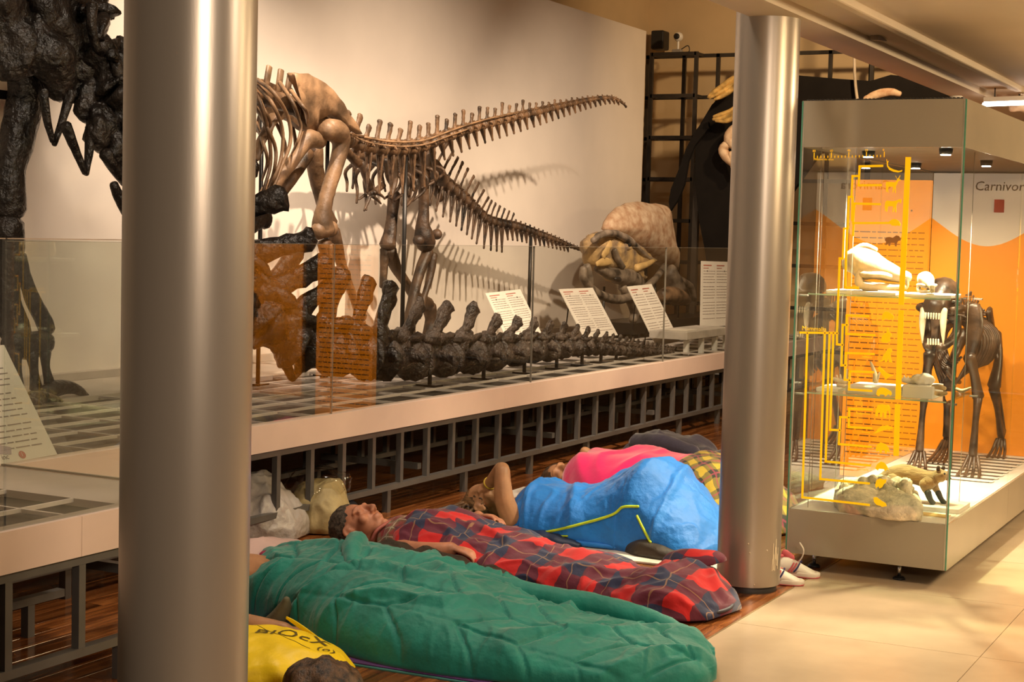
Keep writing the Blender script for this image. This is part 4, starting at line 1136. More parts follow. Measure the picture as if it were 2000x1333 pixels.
t0, t1 = Vector((7.529,2.285,2.002)), Vector((7.529,1.949,2.007))
for k in range(21):
    p = t0.lerp(t1, k / 20)
    h_ = .026 if k % 5 == 0 else .011
    tk.box((DX, p.y - .002, p.z - .012), (DX + .001, p.y + .002, p.z - .012 + h_))
tk.build('time_scale', ye, tree, smooth=False)
def lab(t_, p, size):
    text('lettering', t_, size, basis(p, (0, -1, -.0), (0, 0, 1)), ye, tree, ext=.0004)
lab('Mammalia', (7.529,2.313,1.167), .030)
lab('Millones de años', (7.529,2.287,1.98), .0145)
for k, t_ in enumerate(('80', '60', '40', '20', '0')):
    p = t0.lerp(t1, k / 4); lab(t_, (DX, p.y + .008, p.z + .017), .015)
for t_, p in (('Lagomorpha', (7.529,2.037,1.143)), ('Primates', (7.529,2.014,1.052)), ('Dermoptera', (7.529,2.037,0.963)), ('Proboscidea', (7.529,2.032,0.783)), ('Sirenia', (7.529,1.999,0.695)),
              ('Afroinsectiphilia', (7.529,2.057,0.607)), ('Xenarthra', (7.529,2.021,0.517))):
    lab(t_, p, .0135)
# animal silhouettes (unit outlines, x right, y up), placed by corner and size
SIL = {
 'whale': [(0, .95), (.02, 1), (.08, .8), (.16, .88), (.1, .68), (.12, .5), (.25, .35), (.5, .22), (.8, .12), (1, .2), (.98, .08), (.75, 0), (.45, .06), (.2, .2), (.06, .45), (.03, .75)],
 'deer': [(.0, .5), (.05, .62), (.4, .62), (.62, .6), (.75, .75), (.66, .95), (.6, .98), (.72, .8), (.8, .82), (.92, 1), (.95, .98), (.86, .8), (.98, .74), (.97, .69), (.84, .68), (.75, .5), (.68, .38), (.7, .0), (.64, .0), (.6, .3), (.52, .02), (.47, .02), (.5, .34), (.2, .36), (.18, .2), (.22, .02), (.16, .02), (.1, .22), (.1, .05), (.05, .05), (.04, .32)],
 'horse': [(0, .3), (.04, .75), (.12, .88), (.5, .84), (.7, .9), (.88, 1), (1, .98), (.98, .7), (.9, .68), (.86, .82), (.74, .66), (.7, .45), (.72, .02), (.64, .02), (.6, .4), (.54, .02), (.48, .04), (.52, .45), (.22, .45), (.18, .05), (.1, .05), (.12, .3), (.06, .1), (.02, .1), (.06, .45), (.03, .35)],
 'hedgehog': [(0, .5), (.1, .75), (.35, 1), (.65, .98), (.88, .7), (1, .3), (.98, .1), (.85, .05), (.7, .15), (.6, 0), (.5, .12), (.3, .05), (.2, .25), (.05, .35)],
 'bear': [(0, .55), (.1, .8), (.3, .85), (.5, .78), (.7, 1), (.88, .95), (.98, .75), (1, .55), (.85, .5), (.78, .3), (.76, 0), (.66, 0), (.62, .3), (.4, .3), (.36, .02), (.26, .02), (.24, .3), (.14, .08), (.06, .08), (.1, .4)],
 'rabbit': [(.0, .1), (.05, .4), (.3, .6), (.5, .68), (.55, 1), (.68, .98), (.68, .75), (.9, .68), (1, .5), (.85, .4), (.9, .1), (.7, .05), (.6, 0), (.3, 0), (.12, .02)],
 'monkey': [(0, .05), (.25, .15), (.3, .45), (.5, .7), (.6, .92), (.78, 1), (.92, .92), (.95, .75), (.85, .65), (.85, .4), (.95, .12), (1, .0), (.78, .02), (.7, .3), (.62, .02), (.45, 0), (.45, .2), (.3, .05), (.05, 0)],
 'gliding_mammal': [(0, .85), (.12, 1), (.3, .8), (.55, .55), (1, .35), (.75, .22), (.55, .0), (.4, .25), (.2, .5)],
 'shrew': [(0, .2), (.05, .65), (.25, .95), (.5, .95), (.7, .8), (.95, .6), (1, .3), (.9, .1), (.8, .3), (.6, .02), (.5, .2), (.25, .2), (.2, .0), (.08, .02)],
 'elephant': [(0, .1), (.03, .6), (.15, .92), (.45, 1), (.7, .95), (.88, .98), (.97, .75), (1, .2), (.94, 0), (.9, .05), (.93, .3), (.85, .55), (.75, .5), (.74, .0), (.6, .0), (.58, .35), (.5, .4), (.45, .02), (.32, .02), (.3, .4), (.2, .3), (.18, .05), (.06, .05)],
 'manatee': [(0, .0), (.1, .15), (.2, .5), (.4, .85), (.7, 1), (1, .8), (.97, .6), (.88, .62), (.82, .45), (.75, .55), (.5, .4), (.28, .18), (.12, .02)],
 'aardvark': [(0, .35), (.08, .75), (.35, 1), (.65, .9), (.9, .6), (1, .3), (.95, .1), (.85, .25), (.8, .02), (.68, .02), (.64, .3), (.45, .3), (.42, .0), (.3, .0), (.26, .25), (.1, .1), (.05, .15)],
 'armadillo': [(0, .2), (.15, .7), (.4, 1), (.65, .9), (.85, .55), (1, .1), (.85, .2), (.75, 0), (.6, .2), (.3, .2), (.2, 0), (.1, .1)],
 'platypus': [(0, .3), (.1, .8), (.4, 1), (.7, .9), (1, .95), (.95, .6), (.8, .5), (.65, .15), (.4, .0), (.3, .2), (.1, .0)],
 'opossum': [(0, .95), (.2, 1), (.5, .75), (.75, .6), (.85, .3), (1, 0), (.8, .1), (.6, .2), (.45, .35), (.2, .4), (.05, .6)],
}
for nm, p, w_, h_ in (
        ('whale', (7.529,1.938,1.924), 32, 26),
        ('deer', (7.529,1.937,1.829), 30, 34),
        ('horse', (7.529,1.938,1.738), 33, 26),
        ('hedgehog', (7.529,1.916,1.674), 24, 14),
        ('bear', (7.529,1.931,1.581), 32, 21),
        ('shrew', (7.529,1.929,1.233), 24, 18),
        ('rabbit', (7.529,1.927,1.129), 20, 29),
        ('monkey', (7.529,1.935,1.037), 27, 28),
        ('gliding_mammal', (7.529,1.939,0.955), 32, 25),
        ('shrew', (7.529,1.94,0.875), 31, 18),
        ('elephant', (7.529,1.941,0.775), 30, 26),
        ('manatee', (7.529,1.945,0.697), 38, 18),
        ('aardvark', (7.529,1.932,0.606), 28, 21),
        ('armadillo', (7.529,1.931,0.523), 28, 18),
        ('platypus', (7.529,1.927,0.438), 22, 20),
        ('opossum', (7.529,1.933,0.335), 33, 25),
        ):
    poly = [(DX, p[1] - a * w_ * .0024, p[2] + c * h_ * .00244) for a, c in SIL[nm]]
    part('animal_silhouette', ye if nm != 'bear' else mat('brown_vinyl', (.5, .22, .06), .5), tree, lambda b: b.prism(poly, (.001, 0, 0)), smooth=False)

# ================================================================ things inside the case
ivory = mat('ivory_bone', (.80, .66, .46), .5, var=.2, nscale=14, bump=.3, bscale=50, dist=.004)
plas = mat('white_plaster', (.78, .74, .68), .55, var=.06, nscale=8)
catb = mat('dark_cat_bone', (.075, .04, .021), .35, var=.4, nscale=12, bump=.35, bscale=40, dist=.006)

def plinth(label, lo, hi):
    t = tag(part('specimen_plinth', MT['white'], None, lambda b: b.box(lo, hi), smooth=False, bevel=.003), label, 'plinth')
    return t
plinth('long white plinth on the upper glass shelf', (7.66, 1.90, 1.3455), (7.88, 2.24, 1.362))
plinth('white plinth at the right end of the upper glass shelf', (7.66, 1.64, 1.3455), (7.88, 1.885, 1.360))
plinth('flat white plinth at the left of the lower glass shelf', (7.66, 2.16, .8665), (7.9, 2.27, .885))
plinth('white plinth in the middle of the lower glass shelf', (7.64, 1.86, .8665), (7.9, 2.12, .905))
plinth('white block plinth at the right of the lower glass shelf', (7.64, 1.70, .8665), (7.86, 1.845, .925))

def animal_skull(label, o, s, m, ang=0, horn=False):
    """skull facing -Y (right in the picture), o at its base"""
    o = Vector(o)
    t = thing('animal_skull', o, label, 'skull')
    rot = Matrix.Rotation(R(ang), 3, 'Z')
    q = lambda x, y, z, r: (*(o + rot @ Vector((x, y, z)) * s), r * s)
    bone('cranium', m, t, [q(0, .36, .40, .12), q(0, .22, .44, .25), q(0, .02, .42, .26), q(0, -.18, .36, .19), q(0, -.42, .28, .13), q(0, -.62, .23, .09)], n=14, k=4, amp=.08)
    for e in (-1, 1):
        bone('cheek_arch', m, t, [q(e * .14, .2, .28, .05), q(e * .27, .02, .26, .05), q(e * .24, -.2, .27, .05), q(e * .12, -.34, .24, .05)], n=8, amp=.03)
        j = bone('jaw', m, t, [q(e * .2, .14, .30, .05), q(e * .2, .12, .10, .075), q(e * .13, -.2, .07, .06), q(e * .05, -.58, .08, .045)], n=8, amp=.03)
        bone('canine', m, t, [q(e * .06, -.6, .2, .035), q(e * .06, -.62, .1, .02), q(e * .06, -.6, .04, .008)], n=6, amp=0)
    if horn:
        bone('crest', m, t, [q(0, .3, .6, .05), q(0, .1, .72, .05), q(0, -.1, .66, .04)], n=8, amp=.05)
    return t
animal_skull('big overexposed pale skull on the upper shelf', (7.76, 2.06, 1.3628), .30, ivory, 12, True)
animal_skull('smaller bright skull at the right of the upper shelf', (7.74, 1.775, 1.3608), .15, ivory, -60)
def loose(name, label, cat, m, tubes, blobs=()):
    t = thing(name, tubes[0][0][:3], label, cat)
    for k, pts in enumerate(tubes):
        bone(name + '_piece', m, t, pts, n=8, k=3, seed=k)
    for c_ in blobs:
        part('bone_lump', m, t, lambda b: b.blob(c_[:3], c_[3:6], sub=3, amp=.006, freq=60))
    return t
loose('jaw_bone', 'small spiky jaw bone at the left end of the lower shelf', 'bone', ivory,
      ([(7.75,2.211,0.924,0.008),(7.75,2.18,0.916,0.013),(7.75,2.149,0.913,0.013),(7.75,2.13,0.935,0.008)], [(7.75,2.154,0.918,0.013),(7.75,2.148,0.953,0.009),(7.75,2.146,0.974,0.004)], [(7.75,2.19,0.921,0.008),(7.75,2.196,0.943,0.004)], [(7.75,2.175,0.922,0.008),(7.75,2.178,0.946,0.004)], [(7.75,2.189,0.895,0.01),(7.75,2.153,0.893,0.013)]))
loose('upright_bone', 'thin upright bone on the middle plinth of the lower shelf', 'bone', ivory, ([(7.76,2.005,0.922,0.015),(7.76,2.01,0.962,0.01),(7.76,2.024,0.996,0.008),(7.76,2.034,1.017,0.005)], [(7.76,1.998,0.927,0.007),(7.76,1.992,0.953,0.006),(7.76,1.987,0.968,0.003)]))
t = loose('cast_skull', 'round white cast skull on the right block of the lower shelf', 'skull', plas, ([(7.74,1.867,0.942,0.012),(7.74,1.837,0.939,0.015),(7.74,1.808,0.941,0.015)], [(7.74,1.857,0.938,0.006),(7.74,1.863,0.962,0.003)], [(7.74,1.842,0.939,0.006),(7.74,1.845,0.959,0.003)]))
c_ = Vector((7.74,1.772,0.949))
part('brain_case', plas, t, lambda b: b.blob(c_, (.042, .056, .030), sub=4, amp=.010, freq=45))
loose('bone_fragments', 'brown jaw fragment at the right edge of the lower shelf', 'bone', mat('ochre_bone', (.6, .42, .2), .5, var=.3, nscale=20, bump=.4),
      ([(7.68,1.711,0.923,0.01),(7.68,1.682,0.925,0.014),(7.68,1.653,0.917,0.01)], [(7.68,1.7,0.894,0.01),(7.68,1.671,0.891,0.012),(7.68,1.647,0.898,0.01)], [(8,1.668,0.892,0.008),(8,1.638,0.884,0.01),(8,1.599,0.902,0.005)]))
# fossil block and stuffed marten on the case floor
RK = thing('fossil_block', (7.75, 1.98, .298), 'pale rough fossil block on the case floor below the marten', 'rock')
rc = mat('cream_fossil_rock', (.80, .69, .50), .8, var=.16, nscale=22, bump=.8, bscale=60, dist=.01)
b = MB()
bt = [Vector(p) for p in [(7.742,2.183,0.299),(7.583,2.107,0.299),(7.53,1.944,0.299),(7.506,1.792,0.299),(7.55,1.709,0.299),(7.767,1.757,0.299),(8.046,1.843,0.299),(8.239,2.025,0.299),(8.361,2.219,0.299),(8.242,2.295,0.299)]]
cen = sum(bt, Vector()) / len(bt)
rg_ = []
for t_, z_ in ((1.0, 0), (1.03, .035), (1.0, .06), (.8, .085), (.45, .10), (.15, .105)):
    rg_.append([cen + (p - cen) * t_ + Vector((0, 0, z_ + .018 * math.sin(i * 2.1) * (1 if z_ > .05 else 0))) for i, p in enumerate(bt)])
b.loft(rg_)
bmesh.ops.subdivide_edges(b.bm, edges=b.bm.edges[:], cuts=3, use_grid_fill=True)
b.rough(.008, 30, 3)
b.build('matrix_block', rc, RK)
b = MB()
rgn = random.Random(2)
for k in range(34):
    u, v = rgn.uniform(-.20, .13), rgn.uniform(-.06, .08)
    b.blob(cen + Vector((v + .01, u * -1.0 + -.02, .085 + .045 * (1 - abs(u) / .22) + rgn.uniform(-.01, .01))), (rgn.uniform(.014, .032),) * 3, sub=2, amp=.012, freq=60, seed=k)
b.build('fossil_crust', rc, RK)
plinth('cream tablet under the marten on the case floor', (7.86, 1.60, .2985), (8.12, 1.86, .322))
tag(part('label_card', mat('yellow_card', (.75, .52, .2), .6), None, lambda b: b.box((7.72, 1.625, .2985), (7.80, 1.76, .302)), smooth=False), 'small yellow label card in front of the marten', 'card')
MA = thing('stuffed_marten', (7.98, 1.85, .322), 'stuffed sandy brown marten striding on the case floor', 'animal')
fur = mat('sandy_fur', (.50, .30, .115), .75, col2=(.30, .16, .055), nscale=60, stretch=(1, .25, 1), bump=.8, bscale=160, dist=.006, sheen=.4)
furd = mat('dark_leg_fur', (.06, .032, .02), .7, bump=.6, bscale=120, dist=.004)
b = MB()
b.tube([(7.98,2.097,0.368,0.008),(7.98,2.057,0.393,0.021),(7.98,2.001,0.424,0.028),(7.98,1.953,0.444,0.043),(7.98,1.895,0.454,0.048),(7.98,1.839,0.447,0.043),(7.98,1.793,0.438,0.043),(7.98,1.758,0.444,0.038),(7.98,1.729,0.459,0.03),(7.98,1.704,0.464,0.025),(7.98,1.684,0.453,0.015)], 16, 4)
for c2_ in ((7.96,1.719,0.463,0.033), (7.96,1.778,0.422,0.038), (7.98,1.934,0.425,0.043)):
    b.blob(c2_[:3], c2_[3], sub=3)
for pts in ([(7.94,1.793,0.42,0.025),(7.94,1.776,0.379,0.015),(7.94,1.76,0.345,0.011),(7.94,1.744,0.326,0.01)], [(8,1.761,0.416,0.023),(8,1.735,0.375,0.014),(8,1.718,0.346,0.01),(8,1.702,0.327,0.01)], [(7.94,1.942,0.424,0.036),(7.94,1.974,0.39,0.02),(7.94,1.952,0.362,0.013),(7.94,1.961,0.335,0.01)], [(8.02,1.938,0.409,0.031),(8.02,1.922,0.375,0.018),(8.02,1.941,0.342,0.01)]):
    b.tube(pts, 10, 3)
b.rough(.0035, 60, 2)
b.build('body', fur, MA)
for pts in ([(7.93,1.769,0.381,0.018),(7.93,1.755,0.347,0.014),(7.93,1.739,0.328,0.013)], [(7.99,1.732,0.376,0.016),(7.99,1.716,0.345,0.013),(7.99,1.698,0.326,0.013)]):
    bone('foreleg_fur', furd, MA, pts, n=10)
for pts in ([(7.94,1.726,0.495,0.01),(7.94,1.724,0.51,0.008)], [(8.02,1.719,0.489,0.01),(8.02,1.717,0.501,0.008)]):
    bone('ear', furd, MA, pts, n=8)
part('nose', MT['black'], MA, lambda b: b.blob((7.95,1.667,0.456), .006, sub=2))
part('eye', MT['black'], MA, lambda b: b.blob((7.925,1.69,0.48), .005, sub=2))
bone('tail', furd, MA, [(7.98,2.092,0.371,0.01),(7.98,2.138,0.349,0.015),(7.98,2.179,0.324,0.01)], n=10)

# ---------------- sabre toothed cat skeleton at the back of the case
SM = thing('sabre_cat_skeleton', (9.6, 1.97, .30), 'dark sabre toothed cat skeleton with long pale fangs inside the case', 'skeleton')
def cb(name, pts, n=9, m=catb, **k):
    return bone(name, m, SM, pts, n=n, k=k.pop('k', 3), **k)
Yc = 1.965
sk = cb('cranium', [(9.12, Yc, 1.30, .05), (9.03, Yc, 1.335, .078), (8.93, Yc, 1.325, .085), (8.84, Yc, 1.29, .07), (8.76, Yc, 1.25, .06)], n=14)
for e in (-1, 1):
    cb('cheek_arch', [(9.02, Yc + e * .07, 1.26, .018), (8.93, Yc + e * .115, 1.25, .02), (8.83, Yc + e * .08, 1.24, .02)])
    bone('fang', ivory, SM, [(8.765, Yc + e * .052, 1.245, .021), (8.752, Yc + e * .055, 1.19, .019), (8.757, Yc + e * .056, 1.125, .013), (8.775, Yc + e * .056, 1.06, .003)], n=10, amp=.01)
    cb('jaw', [(8.98, Yc + e * .085, 1.20, .02), (8.97, Yc + e * .08, 1.11, .026), (8.88, Yc + e * .06, 1.06, .024), (8.80, Yc + e * .03, 1.04, .026)])
for k in range(6):
    bone('incisor', ivory, SM, [(8.735, Yc + (k - 2.5) * .014, 1.225, .006), (8.733, Yc + (k - 2.5) * .014, 1.195, .004)], n=6, amp=0)
for k in range(5):
    bone('lower_incisor', ivory, SM, [(8.785, Yc + (k - 2) * .014, 1.055, .006), (8.78, Yc + (k - 2) * .014, 1.085, .004)], n=6, amp=0)
spine = [(9.12, Yc, 1.28, .045), (9.24, Yc, 1.20, .045), (9.36, Yc, 1.17, .04), (9.55, Yc, 1.20, .036), (9.75, Yc, 1.22, .036), (9.92, Yc, 1.18, .038), (10.05, Yc, 1.12, .034)]
rs_, _ = walk(spine, [k / 16 for k in range(17)])
for k, (p, d, r) in enumerate(rs_):
    vertebra('vertebra', catb, SM, p, d, r * .8, .05, spine=.07 if k < 11 else .045, sw=.012, lean=.02, trans=.03, seed=k)
for k in range(11):
    x = 9.30 + k * .052
    dp = .36 - .012 * k
    w_ = .10 + .035 * math.sin(min(1, k / 6) * 1.57)
    for e in (-1, 1):
        cb('rib', [(x, Yc + e * .02, 1.17, .011), (x - .01, Yc + e * w_, 1.10, .011), (x - .03, Yc + e * w_ * 1.15, 1.0, .011), (x - .07, Yc + e * w_ * .8, .90, .010), (x - .10, Yc + e * .04, 1.17 - dp, .008)], n=6)
cb('breast_bone', [(9.16, Yc, .90, .018), (9.3, Yc, .84, .018), (9.5, Yc, .80, .014)])
for e, dx, px in ((1, -.02, 9.21), (-1, 0, 9.23)):
    cb('shoulder_blade', [(9.30, Yc + e * .10, 1.24, .05), (9.27, Yc + e * .12, 1.12, .05), (9.22, Yc + e * .11, .98, .03)], flat=.35, up=(0, 1, 0))
    ey = Yc + e * .15
    cb('humerus', [(9.21, Yc + e * .11, .97, .038), (9.25, ey - e * .02, .88, .026), (9.30, ey, .74, .034)], n=10)
    cb('radius', [(9.29, ey, .73, .026), (9.26, ey, .6, .017), (9.23, ey, .42, .024)])
    cb('ulna', [(9.34, ey + .01, .78, .022), (9.31, ey + .015, .6, .014), (9.26, ey + .015, .42, .018)])
    for k in range(4):
        y = ey + (k - 1.5) * .03
        cb('foot_bone', [(9.23, ey + (k - 1.5) * .016, .41, .012), (9.19, y, .345, .010), (9.14, y + (k - 1.5) * .008, .318, .010), (9.10, y + (k - 1.5) * .01, .308, .006)], n=6)
cb('pelvis', [(9.92, Yc - .07, 1.20, .04), (10.02, Yc - .075, 1.08, .035), (10.14, Yc - .06, .98, .03)], flat=.5)
cb('pelvis', [(9.92, Yc + .07, 1.20, .04), (10.02, Yc + .075, 1.08, .035), (10.14, Yc + .06, .98, .03)], flat=.5)
for e, kx, hx, fx in ((1, 9.78, 9.84, 9.66), (-1, 9.86, 10.16, 10.10)):
    y = Yc + e * .13
    cb('thigh_bone', [(10.03, Yc + e * .09, 1.06, .04), (9.96, y, .92, .027), (kx, y, .76, .04)], n=10)
    cb('shin_bone', [(kx + .01, y, .74, .034), ((kx + hx) / 2, y, .60, .019), (hx, y, .44, .026)], n=10)
    cb('calf_bone', [(kx + .03, y + .02 * e, .72, .014), ((kx + hx) / 2 + .03, y + .02 * e, .60, .008), (hx + .01, y + .015 * e, .45, .012)])
    cb('heel_bone', [(hx + .06, y, .46, .02), (hx, y, .42, .022)])
    for k in range(4):
        cb('foot_bone', [(hx - .01, y + (k - 1.5) * .014, .41, .011), ((hx + fx) / 2 - .02, y + (k - 1.5) * .024, .35, .010), (fx - .06, y + (k - 1.5) * .03, .318, .010), (fx - .10, y + (k - 1.5) * .032, .308, .006)], n=6)
cb('tail', [(10.08, Yc, 1.08, .02), (10.16, Yc, 1.0, .016), (10.2, Yc, .9, .012)])
for x in (9.36, 9.98):
    part('support_rod', MT['rod'], SM, lambda b: b.tube([(x, Yc, .30, .009), (x, Yc, 1.16, .009)], 8, 1, round_ends=False))
part('mount_board', MT['dark'], SM, lambda b: b.box((9.0, 1.68, .2985), (10.2, 2.25, .303)), smooth=False)
st_ = MB()
for k in range(9):
    st_.box((9.0 + k * .14, 1.66, .3035), (9.07 + k * .14, 2.27, .306))
st_.build('white_slat', MT['white'], SM, smooth=False)

# ================================================================ sleepers and their belongings
def resample(st, n):
    P = cr(st, 10)
    L = [0]
    for a, b in zip(P, P[1:]):
        L.append(L[-1] + math.dist(a[:3], b[:3]) + 1e-6)
    out, i = [], 0
    for k in range(n):
        t = L[-1] * k / (n - 1)
        while i < len(L) - 2 and L[i + 1] < t: i += 1
        w = (t - L[i]) / (L[i + 1] - L[i])
        out.append((tuple(a + (b - a) * w for a, b in zip(P[i], P[i + 1])), t))
    return out, L[-1]

def cloth(name, st, m, parent=None, ns=150, nc=56, disp=None, power=.8, tuck=.0, z0=.006, side_axis=None, rot=0.0):
    """soft covering over a lying body. st: (x, y, z, half width, height); u runs along, v across; UVs in metres"""
    S_, L = resample(st, ns)
    V, UV, F = [], [], []
    for i, (q, t) in enumerate(S_):
        a, b = S_[max(0, i - 1)][0], S_[min(ns - 1, i + 1)][0]
        d = Vector((b[0] - a[0], b[1] - a[1], 0))
        d = d.normalized() if d.length > 1e-6 else Vector((0, -1, 0))
        sd = Vector((d.y, -d.x, 0)) if side_axis is None else Vector(side_axis)
        x, y, z, hw, h = q
        for j in range(nc):
            v = j / (nc - 1)
            th = math.pi * v
            c_, s_ = math.cos(th), max(0, math.sin(th))
            off = hw * (abs(c_) ** .85) * (1 if c_ > 0 else -1)
            hz = h * s_ ** power
            p = Vector((x, y, z0 + z)) + sd * off + Vector((0, 0, hz))
            n_ = (sd * c_ * .8 + Vector((0, 0, s_ + .15))).normalized()
            if disp:
                p += n_ * disp(t, off, v, p)
            p.z = max(p.z, z0 * .5 if z0 < .05 else z0 + z * .5)
            V.append(p); UV.append((t, (v - .5) * (2 * hw + h)))
    for i in range(ns - 1):
        for j in range(nc - 1):
            a = i * nc + j
            F.append((a, a + 1, a + nc + 1, a + nc))
    # underside, so that the covering has a closed volume
    for i in range(ns - 1):
        F.append((i * nc + nc - 1, i * nc, (i + 1) * nc, (i + 1) * nc + nc - 1))
    F.append(tuple(range(nc - 1, -1, -1)))
    F.append(tuple(range((ns - 1) * nc, ns * nc)))
    me = bpy.data.meshes.new(name)
    me.from_pydata([tuple(p) for p in V], [], F)
    uvl = me.uv_layers.new(name='metres')
    for lp in me.loops:
        uvl.data[lp.index].uv = UV[lp.vertex_index]
    me.materials.append(m)
    for p in me.polygons: p.use_smooth = True
    me.update()
    o = bpy.data.objects.new(name, me)
    COL.objects.link(o)
    if parent: attach(o, parent)
    return o

def rid(p, f, ax=(1, 1, 1), seed=0.0):
    n_ = noise.noise(Vector((p.x * ax[0], p.y * ax[1], p.z * ax[2])) * f + Vector((seed, seed, seed)))
    return 1 - abs(n_) * 2
def groove(x, c, w):
    f = abs((x / c) % 1.0 - .5) * c          # distance to the nearest seam is c/2 - f
    return math.exp(-((c / 2 - f) / w) ** 2)

from mathutils.bvhtree import BVHTree
# ---------- human figure helpers: everything fused into one skin by a voxel remesh
def fuse(b, name, m, parent, vox=.006, smooth=6):
    tmp = b.build('figure_source', None)
    md = tmp.modifiers.new('r', 'REMESH'); md.mode = 'VOXEL'; md.voxel_size = vox; md.use_smooth_shade = True
    ms = tmp.modifiers.new('s', 'SMOOTH'); ms.factor = .5; ms.iterations = smooth
    dg = bpy.context.evaluated_depsgraph_get(); dg.update()
    me = bpy.data.meshes.new_from_object(tmp.evaluated_get(dg))
    bpy.data.objects.remove(tmp)
    me.name = name
    me.materials.clear(); me.materials.append(m)
    for p in me.polygons: p.use_smooth = True
    o = bpy.data.objects.new(name, me)
    COL.objects.link(o)
    attach(o, parent)
    return o

def frame(crown, face):
    z = Vector(crown).normalized()
    y = Vector(face); y = (y - z * y.dot(z)).normalized()
    x = y.cross(z)
    return Matrix((x, y, z)).transposed()

def add_head(b, c, crown, face, s=1.0, neck=None):
    c = Vector(c); M = frame(crown, face)
    q = lambda x, y, z, r=0: (*(c + M @ Vector((x, y, z)) * s), r * s)
    def bl(x, y, z, rx, ry=None, rz=None):
        b.blob(q(x, y, z)[:3], (rx * s, (ry or rx) * s, (rz or rx) * s), rot=M, sub=3)
    bl(0, -.012, .04, .074, .094, .088)
    bl(0, .03, -.025, .060, .062, .085)
    bl(0, .042, -.085, .046, .046, .036)
    bl(0, .078, -.104, .022, .018, .018)
    b.tube([q(0, .088, .03, .010), q(0, .104, .0, .011), q(0, .118, -.026, .014)], 8, 3)
    for e in (-1, 1):
        bl(e * .013, .103, -.032, .010, .012, .008)
        bl(e * .031, .080, .012, .017, .012, .010)
        bl(e * .043, .062, -.022, .024)
        b.tube([q(e * .012, .091, .032, .009), q(e * .034, .086, .036, .010), q(e * .056, .066, .028, .008)], 8, 2)
        b.tube([q(e * .074, .008, .026, .007), q(e * .086, -.008, .032, .008), q(e * .090, -.024, .018, .008), q(e * .086, -.022, -.008, .008), q(e * .078, -.004, -.030, .009), q(e * .074, .006, -.012, .007)], 8, 3)
        bl(e * .077, -.008, .0, .007, .016, .026)
    b.tube([q(-.024, .086, -.060, .006), q(-.008, .098, -.056, .0075), q(.008, .098, -.056, .0075), q(.024, .086, -.060, .006)], 8, 3)
    b.tube([q(-.022, .084, -.070, .006), q(0, .097, -.072, .009), q(.022, .084, -.070, .006)], 8, 3)
    if neck:
        b.tube([q(0, -.02, -.06, .054), (*[(a + d) / 2 for a, d in zip(q(0, -.02, -.06)[:3], neck)], .052 * s), (*neck, .06 * s)], 14, 3)
    return q

def add_hand(b, wrist, fwd, palm, s=1.0, curl=.6, spread=.25, thumb=1):
    """palm plus four fingers of different length and a thumb, all bent at the knuckles"""
    w = Vector(wrist); f = Vector(fwd).normalized(); n_ = Vector(palm); n_ = (n_ - f * n_.dot(f)).normalized()
    sd = f.cross(n_) * thumb
    P = lambda a, c_, h, r: (*(w + f * a * s + sd * c_ * s + n_ * h * s), r * s)
    b.tube([P(-.02, 0, 0, .026), P(.02, 0, 0, .030), P(.06, 0, .002, .036), P(.085, 0, .004, .034)], 12, 3, flat=.45, up=tuple(sd))
    for k, (o_, ln) in enumerate(((.030, .072), (.010, .082), (-.011, .076), (-.031, .060))):
        a0, c0, h0 = .085, o_, .004
        ang, ax_ = 0.12, a0
        pts = [P(a0 - .015, c0 * .9, h0, .0098)]
        h = h0
        for j, seg in enumerate((.45, .32, .26)):
            ang += curl * (.55 + .35 * j)
            ax_ += ln * seg * math.cos(ang); h += ln * seg * math.sin(ang)
            pts.append(P(ax_, c0 * (1 + spread * (j + 1) * .25), h, .0092 - .0008 * j))
        b.tube(pts, 8, 3)
    b.tube([P(.012, .024, .006, .013), P(.040, .046, .016, .0115), P(.066, .052, .026, .0105), P(.088, .044, .034, .009)], 8, 3)

hair_br = mat('brown_hair', (.10, .052, .024), .5, var=.45, nscale=50, stretch=(1, 1, .15), bump=.7, bscale=160, dist=.005)
hair_lt = mat('light_brown_hair', (.24, .13, .055), .45, var=.5, nscale=50, stretch=(1, .3, 1), bump=.7, bscale=160, dist=.005)
hair_gr = mat('greying_brown_hair', (.10, .075, .055), .6, var=.4, nscale=70, bump=.7, bscale=220, dist=.004)
skin2 = mat('tanned_skin', (.50, .25, .12), .5, var=.12, nscale=12, bump=.12, bscale=120, dist=.002)

